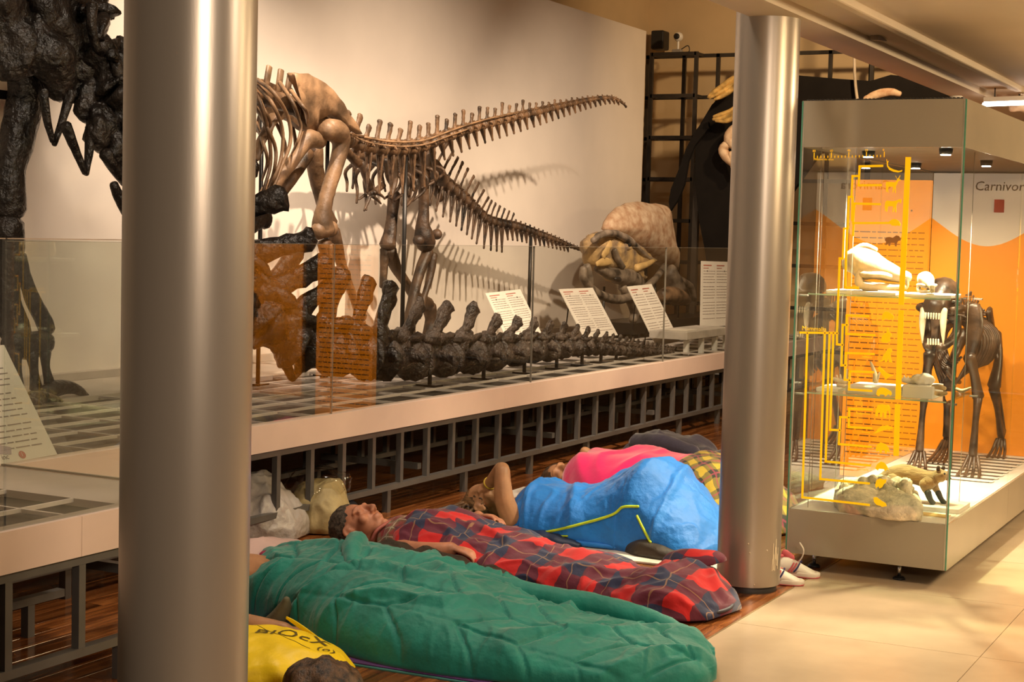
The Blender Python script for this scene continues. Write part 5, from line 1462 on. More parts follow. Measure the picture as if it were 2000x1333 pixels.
# ---------- tartan cloths (UVs are metres)
def tartan(name, A, B, C_, period, line, lw=.035, rough=.8, skew=0.0, bump=.2):
    m = bpy.data.materials.new(name)
    nt, N, L = nodes(m)
    b = N['Principled BSDF']
    uv = N.new('ShaderNodeUVMap'); uv.uv_map = 'metres'
    nz = N.new('ShaderNodeTexNoise'); nz.inputs['Scale'].default_value = 6
    L.new(uv.outputs[0], nz.inputs['Vector'])
    wob = N.new('ShaderNodeVectorMath'); wob.operation = 'MULTIPLY_ADD'; wob.inputs[1].default_value = (.11, .11, 0)
    L.new(nz.outputs['Color'], wob.inputs[0]); L.new(uv.outputs[0], wob.inputs[2])
    rt = N.new('ShaderNodeMapping'); rt.inputs['Rotation'].default_value = (0, 0, skew)
    L.new(wob.outputs[0], rt.inputs['Vector'])
    sx = N.new('ShaderNodeSeparateXYZ'); L.new(rt.outputs[0], sx.inputs[0])
    def M2(op, a, v=None, bb=None):
        k = N.new('ShaderNodeMath'); k.operation = op
        L.new(a, k.inputs[0])
        if v is not None: k.inputs[1].default_value = v
        if bb is not None: L.new(bb, k.inputs[1])
        return k.outputs[0]
    fu = M2('FRACT', M2('MULTIPLY', sx.outputs[0], 1 / period)); fv = M2('FRACT', M2('MULTIPLY', sx.outputs[1], 1 / period))
    su, sv = M2('GREATER_THAN', fu, .5), M2('GREATER_THAN', fv, .5)
    lu = M2('LESS_THAN', M2('ABSOLUTE', M2('SUBTRACT', fu, .75)), lw); lv = M2('LESS_THAN', M2('ABSOLUTE', M2('SUBTRACT', fv, .75)), lw)
    def mix(f, c1, c2):
        k = N.new('ShaderNodeMixRGB'); L.new(f, k.inputs[0])
        for i, c in ((1, c1), (2, c2)):
            if isinstance(c, tuple): k.inputs[i].default_value = (*c, 1)
            else: L.new(c, k.inputs[i])
        return k.outputs[0]
    r0 = mix(sv, A, C_); r1 = mix(sv, C_, B)
    col = mix(su, r0, r1)
    hl = N.new('ShaderNodeMath'); hl.operation = 'MULTIPLY'; hl.inputs[1].default_value = .6
    mxl = N.new('ShaderNodeMath'); mxl.operation = 'MAXIMUM'; L.new(lu, mxl.inputs[0]); L.new(lv, mxl.inputs[1]); L.new(mxl.outputs[0], hl.inputs[0])
    col = mix(hl.outputs[0], col, line)
    L.new(col, b.inputs['Base Color'])
    b.inputs['Roughness'].default_value = rough
    b.inputs['Sheen Weight'].default_value = .2
    n2 = N.new('ShaderNodeTexNoise'); n2.inputs['Scale'].default_value = 26; n2.inputs['Detail'].default_value = 4
    L.new(uv.outputs[0], n2.inputs['Vector'])
    bp = N.new('ShaderNodeBump'); bp.inputs['Strength'].default_value = bump; bp.inputs['Distance'].default_value = .02
    L.new(n2.outputs['Fac'], bp.inputs['Height']); L.new(bp.outputs[0], b.inputs['Normal'])
    return m
plaid = tartan('red_navy_tartan_flannel', (.62, .012, .015), (.022, .03, .085), (.13, .014, .04), .235, (.42, .24, .12), .011)
shirt = tartan('maroon_check_shirt', (.25, .03, .03), (.16, .12, .06), (.2, .07, .04), .075, (.6, .5, .38), .05)
yplaid = tartan('yellow_black_tartan', (.42, .27, .02), (.02, .018, .012), (.16, .11, .02), .11, (.3, .03, .07), .05, skew=.6)

# ---------- mats
def mat_pad(label, x0, x1, y0, y1, z0, z1, m, rot=0, edge=None):
    t = thing('sleeping_mat', ((x0 + x1) / 2, (y0 + y1) / 2, z0), label, 'mat')
    part('pad', m, t, lambda b: b.box((x0, y0, z0), (x1, y1, z1), Matrix.Rotation(R(rot), 3, 'Z')), smooth=False, bevel=.003)
    if edge:
        part('backing', edge, t, lambda b: b.box((x0 - .012, y0 - .012, .0008), (x1 + .012, y1 + .012, z0), Matrix.Rotation(R(rot), 3, 'Z')), smooth=False)
    return t
mat_pad('purple exercise mat under the green sleeping bag', 4.93, 5.62, 2.62, 3.95, .006, .012, mat('purple_foam', (.10, .03, .16), .7, bump=.2), 2, mat('teal_foam', (.05, .22, .2), .7))
mat_pad('white foam mat under the blue sleeping bag', 7.20, 8.05, 2.58, 4.46, .001, .012, mat('white_foam', (.70, .64, .55), .6, bump=.1), 4)
mat_pad('dark grey foam mat between the tartan bag and the white mat', 6.55, 7.02, 2.75, 3.6, .001, .010, mat('grey_foam', (.10, .10, .085), .7), 6)
mat_pad('pale mat under the sleeper in pink', 8.25, 9.0, 2.9, 4.5, .001, .011, bpy.data.materials['white_foam'], 2)

# ---------- green quilted sleeping bag
gmat = mat('green_quilted_nylon', (.010, .25, .20), .6, col2=(.006, .18, .145), nscale=7, bump=.3, bscale=24, dist=.02, spec=.35, sheen=.25)
def green_disp(t, off, v, p):
    w1 = noise.noise(Vector((t * 2.3, off * 2.2, 3.1))) * .07
    u_, k_ = t + w1, off + noise.noise(Vector((t * 1.9, off * 1.4, 8.0))) * .08
    # zigzag quilting: seams turn back and forth across the bag
    zz = abs(((k_ / .34) % 1.0) - .5) * .34
    g = max(groove(u_ + zz * .9, .21, .0075), groove(k_, .17, .0075) * (.9 if int((u_ + zz * .9) / .21) % 2 else .25))
    puff = .5 + .5 * noise.noise(Vector((t * 5, off * 5, 1)))
    fold = max(0, rid(Vector((t, off, 0)), 2.6, (1.0, 1.5, 1), 2.0) - .6) * .11
    cr_ = max(0, rid(Vector((t, off, 0)), 11, (1.3, .8, 1), 5.0) - .5) * .012 + max(0, rid(Vector((t, off, 0)), 24, (1, 1.4, 1), 9.0) - .4) * .002
    return (.012 * puff - .015 * g + fold * .6 + cr_) * min(1, 6 * v, 6 * (1 - v)) ** .5
GB = thing('sleeping_bag', (5.4, 3.2, 0), 'green quilted sleeping bag nearest the viewer', 'sleeping bag')
cloth('quilted_cover', [(5.62, 4.12, 0, .14, .07), (5.61, 4.05, 0, .26, .17), (5.59, 3.85, 0, .31, .235), (5.54, 3.58, 0, .36, .28), (5.45, 3.25, 0, .43, .265), (5.38, 2.95, 0, .43, .235), (5.38, 2.65, 0, .40, .165), (5.42, 2.4, 0, .36, .135), (5.48, 2.2, 0, .31, .125), (5.53, 2.06, 0, .24, .10), (5.56, 1.99, 0, .13, .05)],
      gmat, GB, 340, 170, green_disp, .72, z0=.012)
bone('rolled_edge', gmat, GB, [(5.60, 3.0, .20, .055), (5.62, 2.72, .175, .05), (5.66, 2.5, .16, .05), (5.66, 2.28, .13, .045), (5.62, 2.12, .10, .035)], n=14, k=8, amp=.12)
bone('upper_fold', gmat, GB, [(5.62, 3.62, .27, .04), (5.55, 3.55, .31, .05), (5.44, 3.5, .30, .045), (5.32, 3.42, .27, .03)], n=14, k=8, amp=.12)
pk = mat('magenta_lining', (.36, .03, .09), .55, var=.15, nscale=8, bump=.3)
pillow_p = mat('pale_pink_cotton', (.62, .44, .40), .75, var=.05, bump=.25, bscale=14, dist=.02)
PL = thing('pillow', (5.7, 4.1, 0), 'pale pink pillow by the steel column', 'pillow')
cloth('pillow_case', [(5.62, 4.42, .02, .10, .06), (5.64, 4.32, .02, .26, .15), (5.66, 4.15, .02, .30, .20), (5.68, 3.98, .02, .27, .19), (5.70, 3.86, .02, .12, .09)], pillow_p, PL, 70, 50,
      lambda t, off, v, p: .03 * noise.noise(p * 7) + .02 * max(0, rid(p, 6, seed=3) - .5), .65, z0=.02)
part('magenta_trim', pk, PL, lambda b: b.tube([(5.50, 3.98, .215, .022), (5.62, 3.90, .235, .025), (5.76, 3.82, .235, .022), (5.88, 3.76, .21, .015)], 10, 6))
PG = thing('person', (5.3, 4.0, 0), 'sleeper in the green bag with one bare arm stretched out on the floor', 'person')
b = MB()
add_head(b, (5.38, 4.40, .16), (0, .9, .1), (.25, 0, 1), 1.0, (5.38, 4.22, .12))
b.tube([(5.38, 4.2, .11, .10), (5.4, 4.05, .11, .13), (5.41, 3.8, .11, .125), (5.41, 3.5, .10, .12), (5.40, 3.3, .10, .11), (5.40, 2.9, .09, .08), (5.42, 2.5, .08, .06), (5.46, 2.2, .08, .05)], 14, 3)
b.tube([(5.28, 4.14, .10, .055), (5.12, 4.02, .075, .052), (5.03, 3.86, .062, .046), (5.03, 3.70, .055, .043), (5.055, 3.55, .05, .032)], 14, 4)
add_hand(b, (5.058, 3.54, .05), (.10, -1, .02), (.3, 0, -1), .95, .62)
fuse(b, 'body', skin2, PG, .0065)
part('hair', hair_br, PG, lambda b: b.blob((5.37, 4.46, .13), (.092, .10, .09), sub=3, amp=.012, freq=30))
# second lining that shows between the green and the black bag
LG = thing('sleeping_bag', (5.95, 3.1, 0), 'black open sleeping bag with raspberry lining beside the green one', 'sleeping bag')
blk = mat('black_nylon', (.035, .026, .018), .5, var=.3, nscale=9, bump=.3, bscale=20, dist=.02)
cloth('cover', [(6.12, 4.22, 0, .12, .06), (6.10, 4.12, 0, .24, .13), (6.06, 3.9, 0, .29, .165), (6.04, 3.6, 0, .30, .165), (6.02, 3.35, 0, .30, .13), (6.02, 3.1, 0, .29, .075), (6.05, 2.92, 0, .24, .045), (6.08, 2.8, 0, .12, .025)], blk, LG, 120, 60,
      lambda t, off, v, p: .03 * noise.noise(p * 6) + .05 * max(0, rid(p, 4.2, (1, 1.5, 1), 1.5) - .5), .7)
cloth('lining_fold', [(5.78, 3.32, .0, .06, .10), (5.84, 3.22, .0, .09, .17), (5.88, 3.05, .0, .10, .165), (5.90, 2.92, .0, .07, .10), (5.91, 2.85, .0, .03, .05)], pk, LG, 50, 36, lambda t, off, v, p: .012 * noise.noise(p * 14) - .01 * groove(t, .09, .012), .7)

# ---------- man in the tartan bag
PB = thing('person', (6.68, 4.1, 0), 'man with short greying hair and check shirt lying in the tartan bag', 'person')
b = MB()
hq = add_head(b, (6.66, 4.235, .135), (0, .90, .36), (-.10, -.40, .9), 1.12, (6.70, 4.06, .10))
b.tube([(6.72, 4.05, .085, .10), (6.72, 3.92, .09, .135), (6.71, 3.7, .10, .12), (6.68, 3.45, .08, .09), (6.64, 3.2, .075, .08), (6.58, 2.8, .06, .05), (6.52, 2.5, .06, .045), (6.50, 2.42, .1, .04)], 14, 3)
b.tube([(6.56, 3.98, .09, .055), (6.44, 3.84, .10, .048), (6.42, 3.68, .12, .040), (6.44, 3.60, .135, .033)], 12, 3)
add_hand(b, (6.44, 3.60, .14), (.12, -1, -.12), (.1, -.1, -1), 1.0, .45)
b.tube([(6.90, 3.96, .10, .055), (7.02, 3.92, .10, .045), (7.04, 3.84, .14, .036), (6.99, 3.76, .19, .030)], 12, 3)
add_hand(b, (6.985, 3.75, .19), (-.2, -1, .15), (-.3, 0, -1), .95, .3)
fuse(b, 'body', mat('ruddy_skin', (.56, .24, .14), .5, var=.14, nscale=16, bump=.15, bscale=110, dist=.002), PB, .006)
b = MB()
M_ = frame((0, .90, .36), (-.10, -.40, .9))
b.blob(Vector((6.66, 4.235, .135)) + M_ @ Vector((0, -.030, .064)) * 1.12, Vector((.084, .098, .088)) * 1.12, rot=M_, sub=4, amp=.006, freq=60)
b.build('hair', hair_gr, PB)
cloth('check_shirt', [(6.67, 4.13, .0, .12, .155), (6.70, 4.06, 0, .19, .185), (6.70, 3.95, 0, .225, .21), (6.70, 3.86, 0, .22, .215)], shirt, PB, 50, 48, lambda t, off, v, p: .014 * noise.noise(p * 16) + .012 * max(0, rid(p, 14) - .5), .6)
bone('shirt_collar', MT['redink'], PB, [(6.56, 4.11, .10, .008), (6.58, 4.09, .15, .009), (6.66, 4.065, .18, .009), (6.75, 4.08, .165, .008)], n=8, k=4)
TB = thing('sleeping_bag', (6.6, 3.1, 0), 'red and navy tartan sleeping bag pointing at the right column', 'sleeping bag')
def tart_disp(t, off, v, p):
    return .022 * noise.noise(p * 4) + .055 * max(0, rid(p, 4.5, (1.3, .8, 1), 4.0) - .55) + .022 * max(0, rid(p, 11, (1, .8, 1), 2.0) - .5)
cloth('cover', [(6.70, 3.97, 0, .20, .185), (6.70, 3.90, 0, .25, .225), (6.70, 3.80, 0, .265, .23), (6.69, 3.6, 0, .275, .19), (6.67, 3.35, 0, .27, .155), (6.62, 3.05, 0, .25, .13), (6.56, 2.80, 0, .23, .10), (6.50, 2.66, 0, .23, .10), (6.46, 2.55, 0, .25, .155), (6.44, 2.42, 0, .25, .16), (6.43, 2.32, 0, .22, .12), (6.42, 2.25, 0, .14, .05)],
      plaid, TB, 190, 80, tart_disp, .75, z0=.011)
cloth('foot_flap', [(6.74, 2.66, .08, .03, .02), (6.70, 2.60, .10, .07, .07), (6.66, 2.50, .12, .075, .075), (6.68, 2.40, .14, .05, .05), (6.68, 2.36, .15, .02, .02)], plaid, TB, 50, 40, lambda t, off, v, p: .01 * noise.noise(p * 14), .8, z0=.03)
bone('dark_seam', mat('navy_piping', (.03, .03, .05), .6), TB, [(6.20, 2.45, .03, .008), (6.26, 2.34, .035, .008), (6.34, 2.265, .035, .008), (6.44, 2.24, .04, .008), (6.55, 2.27, .05, .008)], n=8, k=5, amp=0)
bone('red_lining', mat('red_lining', (.5, .015, .012), .6), TB, [(6.28, 3.0, .012, .02), (6.20, 2.85, .012, .03), (6.18, 2.7, .012, .03), (6.22, 2.58, .012, .02)], n=10, k=5, amp=.1)

# ---------- woman in the blue bag, arm over her head, knees drawn up
PW = thing('person', (7.6, 3.9, 0), 'woman in the blue bag resting a bent bare arm over her head', 'person')
b = MB()
add_head(b, (7.60, 4.035, .155), (.0, .92, .20), (-.25, -.15, .95), 1.0, (7.60, 3.87, .10))
b.tube([(7.62, 3.86, .10, .095), (7.62, 3.75, .11, .125), (7.66, 3.5, .12, .11), (7.70, 3.3, .11, .12), (7.71, 3.22, .18, .10), (7.71, 3.11, .33, .07), (7.70, 3.08, .35, .065), (7.66, 2.99, .25, .055), (7.60, 2.86, .08, .045)], 14, 3)
b.tube([(7.47, 3.82, .10, .060), (7.43, 3.845, .20, .053), (7.43, 3.86, .30, .045), (7.45, 3.875, .36, .040), (7.50, 3.93, .32, .038), (7.54, 3.99, .265, .032), (7.565, 4.03, .24, .027)], 14, 4)
add_hand(b, (7.565, 4.03, .245), (.35, .9, -.25), (.1, -.2, -1), .92, .45)
fuse(b, 'body', skin2, PW, .006)
b = MB()
M_ = frame((.0, .92, .20), (-.25, -.15, .95))
hc = Vector((7.60, 4.035, .155))
b.blob(hc + M_ @ Vector((0, -.035, .045)), (.086, .10, .094), rot=M_, sub=4, amp=.012, freq=35)
rr = random.Random(11)
for k in range(90):
    a = rr.uniform(-1, 1)
    p0 = hc + M_ @ Vector((a * .075, -.04 + rr.uniform(-.03, .02), .06 + rr.uniform(-.06, .06)))
    e = p0 + Vector((-.06 + a * .05 + rr.uniform(-.05, .03), rr.uniform(-.04, .13), 0)); e.z = rr.uniform(.03, .06)
    mid = (p0 + e) / 2 + Vector((rr.uniform(-.03, .01), rr.uniform(-.01, .04), .02))
    b.tube([(*p0, .012), (*mid, .011), (*e, .005)], 6, 4)
b.build('hair', hair_lt, PW)
part('bracelet', mat('yellow_band', (.7, .5, .05), .5), PW, lambda b: b.loft([[Vector((7.545, 3.995, .262)) + Vector((.45, .62, -.6)).normalized() * d + (Vector((.81, -.58, 0)) * math.cos(t) + Vector((.36, .50, .78)) * math.sin(t)).normalized() * r for t in [k * math.pi / 10 for k in range(20)]] for d, r in ((-.005, .034), (-.005, .037), (.005, .037), (.005, .034))]))
BB = thing('sleeping_bag', (7.55, 3.2, 0), 'bright blue sleeping bag with lime zip draped over raised knees', 'sleeping bag')
blue = mat('blue_ripstop_nylon', (.001, .21, .74), .58, col2=(.001, .15, .56), nscale=4, bump=.55, bscale=12, dist=.03, sheen=.2)
def blue_disp(t, off, v, p):
    return (.014 * noise.noise(p * 4) + .06 * max(0, rid(p, 2.6, (.7, 1.4, .3), 7.0) - .65) + .022 * max(0, rid(p, 6.0, (1, 1.3, .35), 2.0) - .6) + .006 * max(0, rid(p, 15, (1, 1.2, .6), 4.0) - .5)) * min(1, 5 * v, 5 * (1 - v)) ** .4
bcov = cloth('nylon_cover', [(7.66, 3.90, 0, .16, .13), (7.67, 3.86, 0, .24, .21), (7.69, 3.78, 0, .28, .255), (7.70, 3.6, 0, .30, .25), (7.72, 3.44, 0, .31, .27), (7.73, 3.30, 0, .31, .34), (7.72, 3.17, 0, .31, .42), (7.70, 3.09, 0, .30, .445), (7.67, 3.01, 0, .29, .39), (7.61, 2.90, 0, .26, .28), (7.55, 2.79, 0, .21, .16), (7.51, 2.70, 0, .12, .05)],
      blue, BB, 190, 96, blue_disp, .78, z0=.013)
lime = mat('lime_zip', (.55, .72, .02), .45)
bvb = BVHTree.FromPolygons([v.co.copy() for v in bcov.data.vertices], [tuple(p.vertices) for p in bcov.data.polygons])
def zip_on(yz, r=.007):
    pts = []
    for y, z in cr(yz, 6):
        h = bvb.ray_cast(Vector((6.6, y, z)), Vector((1, 0, 0)))
        if h[0]: pts.append((h[0].x - .002, h[0].y, h[0].z, r))
    bone('zip', lime, BB, pts, n=8, k=2, amp=0)
zip_on([(3.64, .05), (3.52, .085), (3.40, .125), (3.30, .16), (3.22, .195), (3.17, .235), (3.09, .245)])
zip_on([(3.09, .20), (3.05, .15), (3.01, .10), (2.99, .085)])
zip_on([(3.68, .03), (3.58, .045), (3.46, .06)], .005)
cloth('navy_lining', [(7.48, 3.86, .0, .03, .03), (7.44, 3.76, 0, .06, .06), (7.42, 3.54, 0, .07, .055), (7.40, 3.38, 0, .03, .02)], mat('navy_lining', (.01, .02, .06), .5, bump=.2), BB, 40, 24, lambda t, off, v, p: .008 * noise.noise(p * 14), .8, z0=.013)
bone('lower_hem', blue, BB, [(7.46, 3.62, .025, .010), (7.41, 3.45, .028, .014), (7.41, 3.3, .028, .013), (7.43, 3.18, .025, .010)], n=10, k=5, amp=.1)
cloth('black_sheet', [(7.44, 3.14, 0, .03, .04), (7.40, 3.04, 0, .06, .075), (7.38, 2.9, 0, .06, .06), (7.40, 2.8, 0, .03, .02)], blk, BB, 30, 24, lambda t, off, v, p: .01 * noise.noise(p * 14), .8, z0=.013)
GP = thing('pillow', (7.62, 4.02, 0), 'green cushion under the head of the woman in blue', 'pillow')
cloth('cushion', [(7.52, 4.16, 0, .05, .03), (7.50, 4.10, 0, .15, .06), (7.48, 3.98, 0, .17, .075), (7.47, 3.88, 0, .14, .065), (7.46, 3.82, 0, .05, .03)], mat('bottle_green_cotton', (.008, .12, .06), .7, bump=.3, bscale=18, dist=.02), GP, 40, 30, lambda t, off, v, p: .01 * noise.noise(p * 12), .7, z0=.013)

# ---------- sleeper under the pink blanket, yellow tartan over the legs
PP = thing('person', (8.75, 4.1, 0), 'sleeper with dark hair tucked under the pink blanket', 'person')
b = MB()
add_head(b, (8.70, 4.10, .135), (.1, .92, .12), (-.62, -.1, .75), 1.0, (8.74, 3.93, .10))
b.tube([(8.75, 3.9, .11, .10), (8.76, 3.75, .13, .13), (8.76, 3.4, .13, .12), (8.72, 3.1, .14, .09), (8.66, 2.95, .12, .07)], 14, 3)
b.tube([(8.93, 3.92, .14, .05), (8.98, 4.02, .22, .04), (8.97, 4.10, .27, .032)], 10, 3)
fuse(b, 'body', skin2, PP, .007)
b = MB()
M_ = frame((.1, .92, .12), (-.62, -.1, .75))
hc = Vector((8.70, 4.10, .135))
b.blob(hc + M_ @ Vector((0, -.036, .05)), (.10, .105, .11), rot=M_, sub=4, amp=.012, freq=35)
for k in range(30):
    a = rr.uniform(-1, 1)
    p0 = hc + M_ @ Vector((a * .075, -.02, .07 + rr.uniform(-.05, .05)))
    e = p0 + Vector((-.05 + rr.uniform(-.05, .03), rr.uniform(-.03, .12), 0)); e.z = rr.uniform(.02, .06)
    b.tube([(*p0, .012), (*((p0 + e) / 2 + Vector((-.02, .02, .02))), .011), (*e, .005)], 6, 3)
b.build('hair', hair_br, PP)
PKB = thing('blanket', (8.76, 3.6, 0), 'bright pink fleece blanket pulled over a sleeper', 'blanket')
cloth('fleece', [(8.74, 4.06, 0, .10, .16), (8.74, 4.02, 0, .24, .27), (8.75, 3.92, 0, .33, .31), (8.76, 3.7, 0, .36, .32), (8.76, 3.45, 0, .36, .325), (8.74, 3.25, 0, .34, .31), (8.72, 3.12, 0, .28, .24), (8.71, 3.06, 0, .14, .10)],
      mat('pink_fleece', (.75, .003, .13), .85, var=.08, nscale=5, bump=.25, bscale=30, dist=.01, sheen=.5), PKB, 90, 50, lambda t, off, v, p: .03 * noise.noise(p * 4.5) + .04 * max(0, rid(p, 4, (1, 1.2, .6), 3) - .55), .6, z0=.012)
YB_ = thing('blanket', (8.5, 2.95, 0), 'yellow and black tartan blanket over the knees behind the blue bag', 'blanket')
cloth('tartan_cover', [(8.62, 3.30, 0, .12, .25), (8.60, 3.24, 0, .26, .355), (8.57, 3.10, 0, .31, .375), (8.54, 2.95, 0, .31, .34), (8.50, 2.80, 0, .28, .26), (8.47, 2.68, 0, .22, .15), (8.45, 2.6, 0, .1, .05)], yplaid, YB_, 70, 46,
      lambda t, off, v, p: .02 * noise.noise(p * 5) + .02 * max(0, rid(p, 6) - .5), .65, z0=.012)
NJ = thing('jacket_pile', (9.5, 3.6, 0), 'heap of dark navy clothes behind the pink blanket', 'clothes')
navy = mat('navy_fleece', (.022, .018, .038), .85, var=.2, nscale=8, bump=.35, bscale=18, dist=.02, sheen=.3)
cloth('jacket', [(9.45, 4.05, 0, .10, .15), (9.45, 3.98, 0, .22, .28), (9.46, 3.82, 0, .27, .345), (9.48, 3.62, 0, .28, .34), (9.50, 3.46, 0, .24, .27), (9.51, 3.40, 0, .12, .15)], navy, NJ, 60, 46, lambda t, off, v, p: .03 * noise.noise(p * 6) + .05 * max(0, rid(p, 5, seed=2) - .4), .65)
cloth('trousers', [(9.42, 3.52, 0, .10, .14), (9.43, 3.44, 0, .20, .25), (9.45, 3.30, 0, .22, .275), (9.46, 3.18, 0, .17, .2), (9.46, 3.12, 0, .08, .08)], navy, NJ, 50, 40, lambda t, off, v, p: .025 * noise.noise(p * 7) + .04 * max(0, rid(p, 6, seed=5) - .4), .65)
bone('sleeve', navy, NJ, [(9.32, 3.9, .30, .06), (9.26, 3.7, .32, .06), (9.28, 3.5, .27, .05)], n=12, k=6, amp=.15)

# ---------- someone else's hair at the bottom edge of the picture
PD = thing('person', (4.42, 2.95, 0), 'dark haired head of another sleeper at the bottom edge', 'person')
b = MB()
add_head(b, (4.25, 2.85, .075), (.62, .45, .5), (-.6, -.5, .1), .75, (4.12, 2.75, .075))
b.tube([(4.12, 2.75, .075, .09), (4.04, 2.67, .09, .12), (3.9, 2.5, .10, .12)], 12, 3)
fuse(b, 'body', skin2, PD, .007)
b = MB()
b.blob((4.33, 2.89, .10), (.13, .13, .10), sub=4, amp=.02, freq=22)
for k in range(16):
    t = k * .4
    b.tube([(4.35 + .06 * math.cos(t), 2.89 + .06 * math.sin(t), .165, .014), (4.36 + .11 * math.cos(t), 2.90 + .10 * math.sin(t), .10, .016), (4.36 + .12 * math.cos(t + .4), 2.90 + .11 * math.sin(t + .4), .04, .012)], 7, 4)
b.build('hair', hair_br, PD)

# ================================================================ bags, shoes, small things
def crumple_bag(name, label, m, st, seed, cat='bag', ns=70, nc=60, a1=.05, a2=.03):
    t = thing(name, (st[0][0], st[0][1], 0), label, cat)
    cloth('bag_body', st, m, t, ns, nc, lambda tt, off, v, p: a1 * noise.noise(p * 6 + Vector((seed, 0, 0))) + a2 * max(0, rid(p, 9, seed=seed) - .45) + .4 * a2 * max(0, rid(p, 20, seed=seed) - .4), .7)
    return t
film = mat('white_plastic_film', (.62, .56, .52), .25, var=.08, nscale=9, bump=.5, bscale=26, dist=.02, alpha=.82)
crumple_bag('plastic_bag', 'white crumpled plastic bag under the platform rail beside the steel column', film, [(6.72, 5.18, 0, .08, .12), (6.74, 5.10, 0, .2, .26), (6.76, 4.98, 0, .24, .30), (6.78, 4.86, 0, .23, .27), (6.80, 4.76, 0, .17, .18), (6.81, 4.70, 0, .08, .08)], 3)
tb2 = crumple_bag('tote_bag', 'tan shopping tote wrapped in clear film beside the white plastic bag', mat('tan_woven_tote', (.42, .33, .16), .6, var=.1, nscale=12, bump=.4, bscale=30, dist=.01), [(7.06, 4.94, 0, .06, .10), (7.08, 4.88, 0, .14, .235), (7.10, 4.78, 0, .17, .25), (7.12, 4.68, 0, .16, .24), (7.14, 4.62, 0, .08, .12)], 9, a1=.02, a2=.02)
part('clear_film', glass('crinkled_film', (.93, .92, .88), .9, .08), tb2, lambda b: (b.blob((7.11, 4.80, .24), (.16, .17, .09), sub=4, amp=.05, freq=14)))
for s_ in (0, .07):
    bone('handle', mat('brown_strap', (.16, .09, .04), .6), tb2, [(6.96 + s_, 4.88, .06, .006), (6.955 + s_, 4.87, .16, .006), (6.97 + s_, 4.80, .19, .006), (6.955 + s_, 4.72, .15, .006)], n=6, k=5, amp=0)
CP = thing('cap', (7.45, 4.88, 0), 'small black cap on the floor behind the man with the check shirt', 'cap')
part('crown', mat('black_cotton', (.012, .012, .018), .8), CP, lambda b: b.blob((7.45, 4.86, .055), (.085, .085, .06), sub=3, amp=.008, freq=20))
part('peak', bpy.data.materials['black_cotton'], CP, lambda b: b.blob((7.43, 4.76, .03), (.06, .06, .008), sub=3))

# yellow shopping bag lying on its side
yel = mat('yellow_plastic', (.92, .66, .002), .5, var=.06, nscale=5, bump=.25, bscale=14, dist=.02)
YG = thing('shopping_bag', (4.72, 3.35, 0), 'yellow plastic shopping bag with dark print by the bare arm', 'bag')
cloth('bag_body', [(4.66, 3.72, 0, .08, .04), (4.66, 3.66, 0, .20, .10), (4.67, 3.52, 0, .26, .125), (4.70, 3.36, 0, .27, .13), (4.74, 3.22, 0, .22, .115), (4.79, 3.13, 0, .14, .08), (4.82, 3.08, 0, .06, .025)], yel, YG, 90, 70,
      lambda t, off, v, p: .012 * noise.noise(p * 7) + .016 * max(0, rid(p, 6, (1, 1, 1), 6) - .5) + .006 * noise.noise(p * 18), .7)
bone('bag_handle', yel, YG, [(4.86, 3.24, .08, .012), (4.90, 3.33, .10, .012), (4.92, 3.41, .125, .010), (4.92, 3.45, .14, .006)], n=8, k=5, flat=.35, amp=.05)
# print follows the upper side of the bag
dg = bpy.context.evaluated_depsgraph_get(); dg.update()
bb = [c for c in YG.children if c.name.startswith('bag_body')][0]
bvh = BVHTree.FromPolygons([v.co.copy() for v in bb.data.vertices], [tuple(p.vertices) for p in bb.data.polygons])
prt = mat('dark_bag_print', (.10, .075, .005), .5)
def decal(txt, size, o, xd, yd, name='lettering', lift=.0022):
    me = text_mesh(txt, size, 0)
    bm = bmesh.new(); bm.from_mesh(me)
    bmesh.ops.triangulate(bm, faces=bm.faces[:])
    bmesh.ops.subdivide_edges(bm, edges=bm.edges[:], cuts=1)
    o, xd, yd = Vector(o), Vector(xd).normalized(), Vector(yd).normalized()
    for v in bm.verts:
        p = o + xd * v.co.x + yd * v.co.y
        h = bvh.ray_cast(Vector((p.x, p.y, 1)), Vector((0, 0, -1)))
        v.co = (h[0] + Vector((0, 0, lift))) if h[0] else p
    bm.to_mesh(me); bm.free()
    me.materials.append(prt)
    ob = bpy.data.objects.new(name, me); COL.objects.link(ob); attach(ob, YG)
XD, YD = (.35, -.94, 0), (.94, .35, 0)
decal('BIOcX', .10, (4.665, 3.42, 0), (.36, -.93, 0), (.93, .36, 0))
decal('(o)', .06, (4.70, 3.17, 0), XD, YD)
for k, (c0, c1) in enumerate((((4.83, 3.60), (4.70, 3.32)), ((4.70, 3.32), (4.68, 3.18)))):
    cm = MB(); pts = []
    for j in range(12):
        x, y = c0[0] + (c1[0] - c0[0]) * j / 11, c0[1] + (c1[1] - c0[1]) * j / 11
        h = bvh.ray_cast(Vector((x, y, 1)), Vector((0, 0, -1)))
        if h[0]: pts.append((*h[0], .0016))
    if len(pts) > 2:
        cm.tube(pts, 6, 1); cm.build('crease_line', prt, YG)
tag(part('cloth_scrap', mat('olive_cloth', (.16, .15, .09), .8, bump=.3), None, lambda b: b.tube([(5.14, 3.70, .03, .03), (5.13, 3.64, .07, .035), (5.12, 3.60, .12, .028), (5.11, 3.585, .155, .014)], 10, 4)), 'small olive cloth poking up beside the bare wrist', 'cloth')

